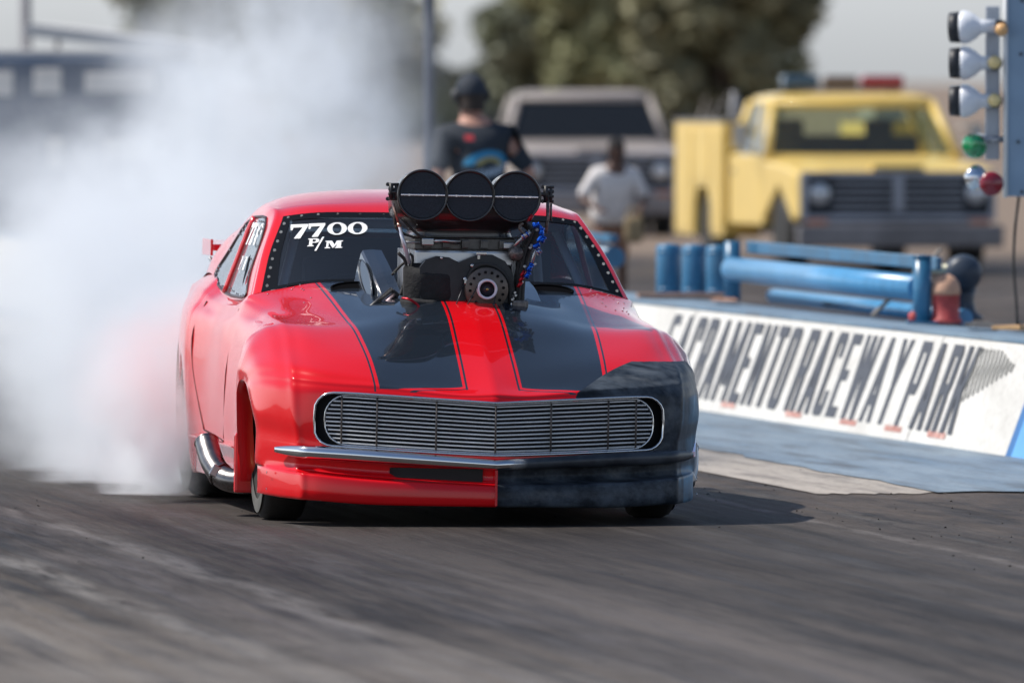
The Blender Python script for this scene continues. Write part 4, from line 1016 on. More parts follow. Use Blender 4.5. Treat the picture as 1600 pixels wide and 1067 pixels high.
mb.tube([(x0 - .06, 1.0, z2 - .022), (x0 + .02, 1.0, z2 - .022)], .006, 8); mb.build('fuel_block', M['steel'], blower)
# hat
hat = empty('injector_hat', (0, 0, 0)); hat.parent = car; hat.rotation_euler = RR
RH = .104; cs = [cl(661, 305, .90), cl(734.5, 306.5, .91), cl(806.5, 308, .92)]
mb = MB()
for c in cs:
    mb.lathe([(RH - .004, .012), (RH + .004, .0), (RH + .0075, .01), (RH + .006, .03), (RH - .002, .18), (RH - .03, .34), (.0, .36)], c, axis='y', n=40, cap=False)
    mb.lathe([(RH - .004, .012), (RH - .008, .03)], c, axis='y', n=40, cap=False)
mb.build('intake_tubes', hatm, hat)
# plenum: loft from the wide hat down to the spacer
sec = []
for f, (hw, vf, vb, z) in enumerate(((.315, .935, 1.30, cs[1].z - .02), (.305, .945, 1.32, cs[1].z - .085), (.255, .99, 1.36, cs[1].z - .135), (.215, 1.0, 1.42, z2 + .03), (.222, 1.0, 1.44, z2 + .004))):
    ring = []
    for k in range(32):
        a = 2 * math.pi * k / 32; ca, sa = math.cos(a), math.sin(a); e = .45
        ring.append(Vector((xc + .0 + hw * (abs(ca) ** e) * (1 if ca > 0 else -1), (vf + vb) / 2 + (vb - vf) / 2 * (abs(sa) ** e) * (1 if sa > 0 else -1), z)))
    sec.append(ring + [ring[0]])
mb = MB(); sgrid(mb, net(sec, 4, 1)); mb.add(sec[0][:-1], [tuple(range(32))]); mb.build('plenum', hatm, hat)
plate = mat('butterfly_plate', (.022, .028, .038), .6, 0., var=.35, vscale=160, spec=.3)
mb = MB()
for c in cs: mb.lathe([(0, .008), (RH - .005, .010)], c, axis='y', n=36, cap=False)
mb.build('butterfly_plates', plate, hat, fix=False)
mb = MB(); ml = mat('throttle_shaft', (.75, .70, .73), .25, .9, var=.05)
for c in cs:
    mb.box(c + Vector((0, .005, 0)), (2 * RH - .016, .01, .008), bev=.002)
    for k in (-.06, 0, .06): mb.lathe([(.005, 0), (.004, .003), (0, .004)], c + Vector((k, -.002, 0)), axis='y', n=8)
mb.build('throttle_shaft', ml, hat)
# linkage stacks at both ends
for sx, px in ((-1, 611), (1, 853)):
    c = cl(px, 300 if sx < 0 else 304, .97); mb = MB()
    mb.tube([c + Vector((0, 0, -.03)), c + Vector((0, 0, .036))], .010, 8); mb.tube([c + Vector((.022, 0, -.035)), c + Vector((.022, 0, .028))], .007, 8)
    for k, z in enumerate((-.03, -.008, .012, .032)): mb.tube([c + Vector((-.012, 0, z)), c + Vector((.034, 0, z))], .0065, 6); mb.lathe([(.009, -.004), (.009, .004)], c + Vector((-.014 + .02 * (k % 3), 0, z)), axis='y', n=8)
    mb.tube([c + Vector((0, 0, 0)), c + Vector((-sx * .05, 0, 0))], .009, 8)
    mb.box(c + Vector((.01, .01, -.01)), (.02, .02, .05), bev=.003)
    mb.build('throttle_linkage', M['black_plastic'], hat)
mb = MB(); a, c = cl(614, 318, .97), cl(640, 412, 1.0); m1 = a.lerp(c, .36)
mb.tube([a, m1], .006, 8, 1); mb.tube([m1, c], .0085, 8, 0); mb.lathe([(.010, -.008), (.010, .008)], m1, n=8, mi=1)
mb.build('linkage_rod', [mat('pale_rod', (.62, .62, .68), .3, .5, var=.05), mat('copper_rod', (.45, .28, .22), .35, .8, var=.2)], hat)
mb = MB()
for pts, r in (([(628, 342, .98), (645, 360, .98), (668, 378, .99)], .006), ([(617, 330, .98), (620, 358, .99), (648, 372, .99)], .006), ([(618, 352, .98), (632, 378, 1.), (634, 395, 1.05)], .005), ([(622, 395, 1.05), (634, 410, 1.05), (632, 440, 1.05), (626, 462, 1.05)], .008), ([(640, 396, 1.02), (645, 404, 1.02), (640, 430, 1.02), (632, 470, 1.02)], .006), ([(612, 430, 1.1), (630, 412, 1.1), (646, 405, 1.1)], .006)):
    mb.tube(spline([cl(*p) for p in pts], 5), r, 7)
mb.build('fuel_lines', M['black_rubber'], hat)
# belt bag (soft black cloth) on the driver's side front
def bag(px0, py0, px1, py1, v, bulge, name, m, seed):
    a, c = cl(px0, py0, v), cl(px1, py1, v); g = []
    for i in range(17):
        r = []
        for j in range(17):
            fi, fj = i / 16, j / 16; x = a.x + (c.x - a.x) * fj; z = a.z + (c.z - a.z) * fi
            e = (1 - (2 * fj - 1) ** 4) * (1 - (2 * fi - 1) ** 6)
            d = bulge * e + .010 * noise.noise(Vector((x * 14, seed, z * 9))) * e
            r.append(Vector((x, v + .03 - d, z + .004 * noise.noise(Vector((x * 20, 3, seed))))))
        g.append(r)
    mb = MB(); sgrid(mb, g); mb.box(((a.x + c.x) / 2, v + .06, (a.z + c.z) / 2), (abs(c.x - a.x) - .004, .07, abs(a.z - c.z) - .004), bev=.01)
    return mb.build(name, m, blower)
bag(633, 416, 722, 482, .96, .05, 'belt_bag', cloth, 1.)
bag(628, 466, 690, 494, .93, .05, 'belt_bag', cloth, 5.)
bag(641, 411, 800, 484, .99, .012, 'belt_bag', cloth, 9.)
# belt guard plate with curved top + hub
pc = cl(760.5, 452, .90)
mb = MB(); poly = []
gp = [(655, 418), (664, 406), (682, 400), (700, 402), (716, 410), (730, 404), (748, 398), (768, 398), (788, 408), (799, 425), (803, 450), (801, 482), (655, 482)]
gp = [cl(x, y, .97) for x, y in gp]
mb.prism([(p.x, p.z) for p in gp], .045, lambda q: Vector((q.x, .945 + q.z, q.y))); mb.build('belt_guard', mat('guard_black', (.02, .022, .026), .4, .2, var=.25, vscale=14), blower)
mb = MB(); gd = spline([cl(731, 436, .93), cl(742, 418, .92), cl(760, 413, .92), cl(780, 420, .92), cl(795, 440, .92), cl(798, 475, .93)], 6); mb.tube(gd, .009, 8); mb.build('guard_hose', M['black_rubber'], blower)
hub = mat('hub_bronze_grey', (.12, .10, .085), .45, .6, var=.25, vscale=20)
mb = MB(); mb.lathe([(.094, .03), (.094, .0), (.090, -.004), (.0, -.004)], pc, axis='y', n=48); pl = mb.build('blower_pulley', hub, blower)
mb = MB()
for k in range(16):
    a = 2 * math.pi * k / 16 + .1; mb.lathe([(.0066, 0), (0, .0)], pc + Vector((.073 * math.cos(a), -.0052, .073 * math.sin(a))), axis='y', n=10)
mb.build('pulley_holes', inner_dark, pl, fix=False)
mb = MB(); mb.lathe([(.033, .0), (.033, -.02), (.039, -.024), (.044, -.020), (.045, .0)], pc, axis='y', n=40, cap=False); mb.build('pulley_ring', mat('bright_ring', (.72, .68, .76), .3, .1, var=.03), pl)
mb = MB(); mb.lathe([(0, -.012), (.034, -.010)], pc, axis='y', n=30); mb.build('pulley_face', mat('purple_grey_face', (.05, .045, .06), .35, .5, var=.2), pl, fix=False)
mb = MB(); mb.lathe([(.0, -.026), (.006, -.024), (.007, -.010)], pc, axis='y', n=6); mb.build('centre_bolt', brass, pl)
mb = MB()
for x, y, r in ((738, 415, .008), (788, 437, .007), (788, 465, .007), (800, 475, .008), (727, 436, .009), (690, 403, .006)):
    c = cl(x, y, .92); mb.lathe([(r * .5, -.002), (r, .0), (r, .012)], c, axis='y', n=12)
mb.box(cl(752, 396, .95), (.045, .02, .014), bev=.003); mb.box(cl(748, 402, .945), (.012, .01, .02), bev=.002)
mb.box(cl(728, 440, .915), (.016, .02, .022), bev=.003)
mb.build('guard_bolts', M['chrome'], blower)
mb = MB()
for a, c in (((726, 443, .91), (709, 485, .86)), ((748, 444, .885), (727, 482, .85)), ((774, 462, .885), (770, 486, .85))): mb.tube([cl(*a), cl(*c)], .0028, 6)
mb.build('tension_rods', M['dark_metal'], blower)
# lower lump that fills the bonnet opening
mb = MB(); mb.box((xc, 1.2, .84), (.44, .46, .26), bev=.03); mb.build('engine_block', M['dark_metal'], blower)
# red lead on the bag
mb = MB(); mb.tube(spline([cl(628, 466, .9), cl(640, 468, .87), cl(652, 476, .87), cl(656, 484, .87)], 5), .006, 7); mb.build('red_lead', red_an, blower)
# hoses on the right
pl_ = empty('hose_bundle', (0, 0, 0)); pl_.parent = car; pl_.rotation_euler = RR
random.seed(5); mb = MB(); mbf = MB(); mbr_ = MB(); mbs_ = MB()
for k in range(11):
    dx = random.uniform(-9, 9); v = random.uniform(.92, 1.06)
    pts = [(810 + dx * .8, 488 - random.uniform(0, 6), v), (812 + dx * .6, 455, v), (815 + dx * .7, 420, v), (822 + dx * .9, 390, v), (836 + dx * 1.0, 362 + random.uniform(-6, 6), v), (818 + dx * 1.4, 348 + random.uniform(-4, 5), v)]
    mb.tube(spline([cl(*p) for p in pts[:random.choice((5, 5, 6))]], 5), random.choice((.007, .008, .010)), 8)
for (x, y, ang, l_) in ((838, 352, .2, .03), (846, 362, 1.4, .035), (848, 374, 1.0, .03), (838, 384, .5, .03), (820, 368, .6, .035), (828, 418, 1.1, .04), (824, 430, 1.0, .03), (842, 393, .8, .02)):
    c = cl(x, y, .88); d_ = Vector((math.cos(ang), 0, math.sin(ang))) * l_; (mbs_ if (x, y) in ((820, 368), (842, 393)) else mbf).tube([c - d_ / 2, c + d_ / 2], .0105, 6)
    for e in (-.3, .3): mbf.tube([c + d_ * e, c + d_ * (e + .12)], .0135, 6)
mbf.tube(spline([cl(832, 350, .88), cl(843, 354, .88), cl(847, 366, .88), cl(840, 378, .88)], 5), .009, 8)
for (x, y) in ((812, 440), (809, 449), (826, 345), (814, 432)): mbr_.tube([cl(x, y, .9), cl(x + 6, y - 9, .9)], .009, 6)
for k in range(20):
    x = random.uniform(798, 842); y = 480 - (x - 798) * random.uniform(1.6, 2.9) - 5; c = cl(x, y, random.uniform(.9, .95)); mbs_.lathe([(.005, 0), (.008, .008), (.003, .014)], c, axis='y', n=7)
mbs_.tube([cl(829, 418, .9), cl(835, 396, .9), cl(842, 384, .9)], .007, 8)
mbs_.tube([cl(797, 392, .95), cl(812, 376, .92), cl(828, 362, .9)], .0095, 8)
mb.build('hoses', M['black_rubber'], pl_); mbf.build('blue_fittings', blue_an, pl_); mbr_.build('red_fittings', red_an, pl_); mbs_.build('steel_fittings', M['steel'], pl_)
mb = MB()
for k in range(7):
    v = random.uniform(.95, 1.1); x = 800 + k * 2.5
    mb.tube(spline([cl(x, 400 - k * 2, v), cl(x + 4, 392 - k * 3, v), cl(x + 10, 405, v), cl(x + 3, 430, v), cl(x + 2, 470, v)], 5), .0055, 6)
c = cl(806, 396, .95); mb.lathe([(.0, -.03), (.03, -.025), (.034, .02), (.0, .03)], c, axis='y', n=16); mb.box(cl(812, 480, .93), (.07, .05, .06), bev=.01); mb.tube([cl(856, 313, .97), cl(856, 342, .97), cl(852, 364, .97)], .008, 8); mb.tube([cl(861, 318, .98), cl(861, 345, .98)], .005, 8)
mb.tube(spline([cl(816, 348, .95), cl(812, 356, .95), cl(820, 366, .95)], 4), .008, 8)
mb.build('wiring', braid, pl_)
# ---- wheels
tyre = mat('slick_tyre', (.016, .015, .014), .8, var=.4, vscale=9, bump=.15); sidew = mat('dusty_sidewall', (.085, .083, .078), .9, var=.3, vscale=8)
def wheel(c, R1, w, rr, sx):
    g = empty('wheel', c); g.parent = car
    o = sx * w / 2
    mb = MB(); mb.lathe([(rr, -w * .40), (rr + .03, -w * .48), (R1 - .05, -w * .5), (R1 - .012, -w * .42), (R1, -w * .28), (R1, w * .28), (R1 - .012, w * .42), (R1 - .05, w * .5), (rr + .03, w * .48), (rr, w * .40)], axis='x', n=56, cap=False); t_ = mb.build('tyre', tyre, g)
    mb = MB(); mb.lathe([(rr + .02, o * 1.005 * .97), (R1 - .045, o * 1.012), (R1 - .03, o * 1.0)], axis='x', n=56, cap=False); mb.build('sidewall', sidew, t_, fix=False)
    mb = MB(); mb.lathe([(rr, -w * .38), (rr, w * .38)], axis='x', n=40, cap=False); mb.lathe([(0, sx * w * .18), (rr * .35, sx * w * .2), (rr * .9, sx * w * .1), (rr + .004, sx * w * .36)], axis='x', n=40, cap=False)
    for k in range(5):
        a = 2 * math.pi * k / 5; mb.box((sx * w * .2, rr * .55 * math.cos(a), rr * .55 * math.sin(a)), (.03, .05, rr * .75), rot=Matrix.Rotation(-a + math.pi / 2 + math.pi / 2, 3, 'X'), bev=.006)
    mb.build('rim', mat('gold_worn_rim', (.35, .27, .14), .4, .8, var=.4, vscale=10), g)
for sx in (-1, 1):
    wheel(Vector((sx * .80, .93, .31)), .31, .20, .20, sx); wheel(Vector((sx * .70, 3.6, .43)), .43, .42, .20, sx)
# ---- side skirts, exhausts, wing
mb = MB()
for sx in (-1, 1):
    mb.box((sx * .925, 2.1, .20), (.012, 1.8, .16), bev=.003); mb.box((sx * .945, 2.1, .283), (.06, 1.8, .010), bev=.003)
    mb.box((sx * .93, 1.165, .22), (.09, .05, .26), bev=.012)
cpart(mb, 'side_skirt', red_plain)
ex = mat('burnt_exhaust', (.20, .19, .19), .32, 1., var=.4, vscale=7, rvar=.12)
mb = MB(); mbw_ = MB()
for sx in (-1, 1):
    pts = [(sx * .80, 1.22, .15), (sx * .93, 1.25, .135), (sx * 1.0, 1.32, .15), (sx * 1.035, 1.40, .20), (sx * 1.05, 1.48, .26), (sx * 1.055, 1.52, .295)]
    sp = spline(pts, 6); mb.tube(sp, .052, 20, cap=False); mb.tube([p for p in sp], .046, 20, cap=False); e = sp[-1]; mb.tube([sp[-2], e, e + (e - sp[-2]) * .4], [.050, .055, .054], 20, cap=False)
    i = 13; mb.tube([sp[i], sp[i] + (sp[i + 1] - sp[i]).normalized() * .02], .056, 20)
    mbw_.box(sp[i] + Vector((sx * .03, -.035, .02)), (.045, .02, .05), rot=Matrix.Rotation(-sx * .5, 3, 'Y'), bev=.004)
epipe = cpart(mb, 'exhaust_pipe', ex, fix=False); mbw_.build('pipe_clamp', M['steel'], epipe)
mb = MB(); mb.box((-.93, 1.30, .245), (.035, .03, .065), bev=.004); cpart(mb, 'skirt_bracket', M['black_plastic'])
mb = MB(); mb.box((0, 4.42, 1.115), (1.46, .34, .022), rot=Matrix.Rotation(.06, 3, 'X'), bev=.006); mb.box((0, 4.25, 1.105), (1.46, .02, .03), bev=.004); rw = cpart(mb, 'rear_wing', red_plain)
mb = MB()
for sx in (-1, 1): mb.box((sx * .735, 4.42, 1.105), (.012, .34, .075), bev=.003)
mb.build('end_plate', red_plain, rw)
mb = MB()
for sx in (-1, 1): mb.tube([(sx * .5, 4.35, 1.10), (sx * .5, 4.25, .99)], .012, 8); mb.tube([(sx * .74, 4.3, 1.06), (sx * .68, 4.3, .96)], .008, 8)
mb.build('wing_strut', M['steel'], rw)
# ---- shut lines as slim dark grooves set in the surface
mb = MB()
def groove(pts, sx=-1):
    g = []
    for v, w in pts:
        bestp = min((p for r in GS for p in r), key=lambda p: (p.y - v) ** 2 + (p.z - w) ** 2); g.append(Vector((sx * (bestp.x + .000), v, w)))
    mb.tube(spline(g, 4), .0035, 5)
for sx in (-1, 1): groove([(3.05, .88), (3.06, .75), (3.02, .60), (2.85, .44), (2.68, .315)], sx); groove([(2.68, .315), (2.2, .30), (1.9, .29)], sx); groove([(1.92, .87), (1.90, .6), (1.90, .30)], sx)
cpart(mb, 'door_gap', mat('gap_dark', (.03, .004, .006), .7), fix=False)
# ================================================================== background: vehicles, people, trees, poles
def wheel_bg(g, c, R1, w, hubm):
    q = empty('wheel', c); q.parent = g
    mb = MB(); mb.lathe([(R1 * .6, -w / 2), (R1 - .03, -w / 2), (R1, -w * .35), (R1, w * .35), (R1 - .03, w / 2), (R1 * .6, w / 2)], axis='x', n=32); mb.build('tyre', M['black_rubber'], q)
    mb = MB(); mb.lathe([(0, -w * .3), (R1 * .3, -w * .46), (R1 * .5, -w * .3), (R1 * .62, -w * .42), (R1 * .62, w * .42), (R1 * .5, w * .3), (R1 * .3, w * .46), (0, w * .3)], axis='x', n=28); mb.build('rim', hubm, q)
def loft_box(mb, secs, k=3, mi=0):
    """secs: list of rings (same count) -> closed loft"""
    n = len(secs[0]); vs = [p for r in secs for p in r]
    fs = [(i * n + j, i * n + (j + 1) % n, (i + 1) * n + (j + 1) % n, (i + 1) * n + j) for i in range(len(secs) - 1) for j in range(n)]
    mb.add(vs, fs, mi); o = len(mb.v) - len(vs)
    mb.f += [[o + j for j in range(n)][::-1], [o + (len(secs) - 1) * n + j for j in range(n)]]; mb.m += [mi, mi]; mb.sm += [False, False]
def bev(o, w=.02, seg=2):
    m = o.modifiers.new('bevel', 'BEVEL'); m.width = w; m.segments = seg; m.limit_method = 'ANGLE'; m.angle_limit = R_(25); return o
def pickup(loc, rz, paint, label, kind):
    """front at -y, width 2 m, local z up"""
    g = empty('pickup_truck', loc, rz, label, 'truck')
    glass = glass_mat(kind + '_glass', (.78, .86, .70) if kind == 'yellow' else (.05, .07, .08), .04)
    hz = 1.05
    # front clip: hood + fenders
    mb = MB(); loft_box(mb, [[Vector((-x, y, z0)), Vector((x, y, z0)), Vector((x, y, z1)), Vector((x * .72, y, z2)), Vector((-x * .72, y, z2)), Vector((-x, y, z1))] for x, y, z0, z1, z2 in ((.97, -2.70, .55, .95, hz - .06), (1.0, -2.55, .50, 1.0, hz), (1.0, -1.9, .85, 1.06, hz + .03), (1.0, -1.2, .50, 1.08, hz + .07))])
    bev(mb.build('front_body', paint, g), .03)
    mb = MB(); mb.box((0, -2.5, hz - .02), (.5, .5, .05), bev=.02); mb.build('bonnet_bulge', paint, g)
    # cab
    mb = MB(); loft_box(mb, [[Vector((-1., y0, .45)), Vector((1., y0, .45)), Vector((1., y0, 1.14)), Vector((-1., y0, 1.14))] for y0 in (-1.2, .35)])
    bev(mb.build('cab_lower', paint, g), .02)
    zr = 1.70
    mb = MB(); loft_box(mb, [[Vector((-x, a, z)), Vector((x, a, z)), Vector((x, b, z)), Vector((-x, b, z))] for x, a, b, z in ((.80, -.74, .25, zr - .07), (.78, -.72, .23, zr), (.62, -.55, .1, zr + .035))]); bev(mb.build('roof', paint, g), .02)
    mb = MB()
    for sx in (-1, 1):
        mb.tube([(sx * .95, -1.18, 1.13), (sx * .79, -.72, zr - .05)], .045, 6); mb.tube([(sx * .97, .30, 1.13), (sx * .79, .2, zr - .05)], .06, 6); mb.tube([(sx * .96, -.62, 1.13), (sx * .80, -.45, zr - .05)], .02, 6)
    mb.tube([(-.79, -.74, zr - .07), (.79, -.74, zr - .07)], .04, 6)
    mb.build('window_pillar', paint, g)
    mb = MB(); mb.add([(-.93, -1.17, 1.14), (.93, -1.17, 1.14), (.78, -.74, zr - .08), (-.78, -.74, zr - .08)], [(0, 1, 2, 3)]); mb.build('windshield', glass, g)
    mb = MB()
    for sx in (-1, 1): mb.add([(sx * .97, -1.12, 1.14), (sx * .97, .28, 1.14), (sx * .80, .2, zr - .06), (sx * .80, -.70, zr - .06)], [(0, 1, 2, 3)])
    mb.add([(-.93, .33, 1.14), (.93, .33, 1.14), (.78, .24, zr - .08), (-.78, .24, zr - .08)], [(0, 1, 2, 3)]); mb.build('side_window', glass, g)
    mb = MB(); mb.box((0, .1, .95), (1.7, .18, .75), bev=.05); mb.box((0, -.95, 1.06), (1.8, .3, .14), bev=.03)
    for sx in (-.45, .45): mb.box((sx, .08, 1.38), (.28, .1, .2), bev=.04)
    mb.tube([(.42 + .19 * math.cos(a), -.62, 1.12 + .17 * math.sin(a)) for a in [k * math.pi / 8 for k in range(16)]], .018, 6, closed=True)
    mb.build('cab_interior', mat(kind + '_interior', (.05, .045, .035), .9, var=.3), g)
    # door seams/handles, mirrors
    mb = MB()
    for sx in (-1, 1): mb.box((sx * 1.012, .1, .98), (.02, .12, .03), bev=.004); mb.box((sx * 1.06, -1.0, 1.30), (.12, .03, .02)); 
    mb.build('door_handle', M['chrome'], g)
    mb = MB()
    for sx in (-1, 1): mb.tube([(sx * 1.0, -1.0, 1.15), (sx * 1.16, -1.02, 1.22)], .014, 6); mb.tube([(sx * 1.0, -1.0, 1.42), (sx * 1.16, -1.02, 1.40)], .014, 6); mb.box((sx * 1.18, -1.02, 1.32), (.14, .04, .24), bev=.01)
    mb.build('door_mirror', M['dark_metal'] if kind == 'grey' else mat('mirror_steel', (.4, .4, .4), .4, .6), g)
    # grille + lamps
    chs = mat(kind + '_grille_frame', (.30, .32, .37), .35, .5, var=.2); dk_ = mat(kind + '_grille_dark', (.015, .018, .025), .6, var=.3)
    mb = MB(); mb.box((0, -2.705, .75), (1.88, .06, .42), bev=.01); gb = mb.build('grille', dk_, g)
    mb = MB(); mb.box((0, -2.74, .965), (1.92, .04, .05), bev=.008); mb.box((0, -2.74, .545), (1.92, .04, .05), bev=.008); mb.box((0, -2.745, .77), (.10, .04, .34), bev=.008); mb.box((-.93, -2.73, .77), (.06, .05, .40)); mb.box((.93, -2.73, .77), (.06, .05, .40))
    for k in range(5): mb.box((0, -2.737, .62 + k * .07), (1.28, .02, .016))
    mb.build('grille_frame', chs, gb)
    for sx in (-1, 1):
        mb = MB(); mb.lathe([(.0, -.02), (.08, -.015), (.10, 0), (.105, .02)], (sx * .77, -2.74, .78), axis='y', n=20); mb.build('headlight', mat(kind + '_lamp', (.6, .62, .64), .15, .3, coat=1), g)
        mb = MB(); mb.box((sx * .80, -2.75, .50), (.2, .03, .07), bev=.01); mb.build('indicator', mat(kind + '_indicator', (.45, .14, .05), .3), g)
    mb = MB(); mb.box((0, -2.82, .37), (2.02, .16, .22), bev=.03); mb.box((0, -2.6, .46), (1.6, .3, .1)); mb.build('bumper', mat(kind + '_bumper', (.20, .19, .195), .5, .4, var=.25), g)
    mb = MB(); mb.box((0, -.4, .42), (.9, 4.6, .14)); mb.box((0, -1.9, .6), (1.3, .9, .3)); mb.build('chassis', M['black_plastic'], g)
    hubm = mat(kind + '_hub', (.55, .52, .48), .4, .5, var=.2)
    for sx in (-1, 1): wheel_bg(g, (sx * .86, -1.9, .38), .38, .23, hubm); wheel_bg(g, (sx * .86, 1.45, .38), .38, .23, hubm)
    if kind == 'yellow':
        # utility boxes with wheel cut-out
        for sx in (-1, 1):
            mb = MB(); pr = [(.45, .32), (1.02, .32), (1.06, .62), (1.2, .80), (1.7, .80), (1.84, .62), (1.88, .32), (2.75, .32), (2.75, 1.45), (.45, 1.45)]
            mb.prism(pr, .38, lambda q, sx=sx: Vector((sx * (.66 + q.z), q.x, q.y))); bx = bev(mb.build('utility_box', paint, g), .012)
            mb = MB()
            for a, c_, z0, z1 in ((.52, 1.0, .38, 1.38), (1.06, 1.84, .86, 1.38), (1.95, 2.7, .38, 1.38)): mb.box((sx * 1.045, (a + c_) / 2, (z0 + z1) / 2), (.014, c_ - a, z1 - z0), bev=.004)
            mb.build('locker_door', paint, bx)
            mb = MB(); mb.box((sx * .85, 1.6, 1.462), (.40, 2.3, .022)); mb.build('box_lid', mat('grey_lid', (.25, .24, .22), .6, var=.2), bx)
        mb = MB(); mb.box((0, 1.6, .72), (1.3, 2.3, .06)); mb.box((0, .46, .95), (1.3, .04, .5)); mb.build('truck_bed', paint, g)
        mb = MB(); mb.box((-.8, .9, 1.56), (.12, .2, .2), bev=.02); mb.box((.75, 1.3, 1.55), (.3, .7, .16), bev=.02); mb.tube([(-.85, .8, 1.47), (-.85, .8, 1.75)], .03, 8); mb.build('bed_equipment', mat('equipment_grey', (.3, .3, .32), .5, var=.3), g)
        lb = MB(); lb.box((0, -.25, zr + .075), (1.2, .22, .03), bev=.008); lb.tube([(-.5, -.25, zr), (-.5, -.25, zr + .07)], .02, 6); lb.tube([(.5, -.25, zr), (.5, -.25, zr + .07)], .02, 6); lbo = lb.build('light_bar', M['dark_metal'], g)
        for x, w_, m_, nm in ((-.42, .36, mat('blue_lens', (.01, .06, .12), .2, coat=1.), 'blue_lens'), (.40, .42, mat('red_bar_lens', (.32, .01, .02), .2, coat=1.), 'red_lens'), (-.02, .34, mat('amber_bar_lens', (.14, .09, .06), .3, coat=1.), 'clear_lens')):
            mb = MB(); mb.box((x, -.25, zr + .15), (w_, .2, .12), bev=.03); mb.build(nm, m_, lbo)
    else:
        mb = MB()
        for sx in (-1, 1): mb.box((sx * .94, 1.6, .85), (.1, 2.4, .66), bev=.02)
        mb.box((0, 2.78, .85), (1.8, .06, .66)); mb.box((0, .44, .85), (1.8, .05, .66)); mb.box((0, 1.6, .58), (1.8, 2.3, .05)); mb.build('truck_bed', paint, g)
        mb = MB(); loft_box(mb, [[Vector((-x, y, .8)), Vector((x, y, .8)), Vector((x, y, z)), Vector((-x, y, z))] for x, y, z in ((.80, .5, 1.25), (.80, 2.6, 1.25))]); mb.build('bed_cover', M['dark_metal'], g)
    return g
def gp(px, Y): return Vector(((px - 800) * Y / 17778, Y, 0))
yel = mat('service_yellow', (.76, .54, .15), .4, coat=.4, var=.08, vscale=2)
gry = mat('dusty_beige_paint', (.32, .28, .255), .5, coat=.2, var=.1, vscale=2)
pickup(gp(1306, 112), R_(11), yel, 'old yellow service truck with side lockers and a red and blue roof light bar', 'yellow')
pickup(gp(905, 138.0), R_(4), gry, 'dusty beige pickup truck with dark windscreen behind the people', 'grey')

# ---- people
skin_l = mat('light_skin', (.42, .22, .16), .6, var=.1, vscale=12); skin_d = mat('dark_skin', (.10, .05, .035), .6, var=.15, vscale=12)
def skinned(name, chains, m, parent, sub=2, extra=None):
    """chains: list of lists of (pos, radius | (rx,ry)); a chain may start with an int = index to branch from"""
    vs, es, rs, root = [], [], [], 0
    for ch in chains:
        prev = None
        if isinstance(ch[0], int): prev = ch[0]; ch = ch[1:]
        for p, r in ch:
            vs.append(p); rs.append(r if isinstance(r, tuple) else (r, r)); i = len(vs) - 1
            if prev is not None: es.append((prev, i))
            prev = i
    me = bpy.data.meshes.new(name); me.from_pydata(vs, es, []); o = bpy.data.objects.new(name, me); S.collection.objects.link(o)
    sk = o.modifiers.new('skin', 'SKIN'); sk.use_smooth_shade = True
    if not me.skin_vertices: 
        bm = bmesh.new(); bm.from_mesh(me); bm.verts.layers.skin.verify(); bm.to_mesh(me); bm.free()
    for d, r in zip(me.skin_vertices[0].data, rs): d.radius = r
    me.skin_vertices[0].data[0].use_root = True
    ss = o.modifiers.new('sub', 'SUBSURF'); ss.levels = ss.render_levels = sub
    bpy.context.view_layer.update(); dg = bpy.context.evaluated_depsgraph_get()
    nm = bpy.data.meshes.new_from_object(o.evaluated_get(dg)); nm.name = name; o.modifiers.clear(); o.data = nm
    nm.materials.clear(); nm.materials.append(m)
    for p in nm.polygons: p.use_smooth = True
    o.parent = parent; return o
def hand(chains, wrist, dirv, side, idx):
    """palm + five fingers continuing from vertex idx; dirv = pointing direction"""
    d = Vector(dirv).normalized(); a = Vector(side).normalized(); n = d.cross(a).normalized(); w = Vector(wrist)
    base = [w + d * .045, w + d * .085]
    chains.append([idx, (base[0], (.026, .018)), (base[1], (.036, .016))]); return base, d, a, n
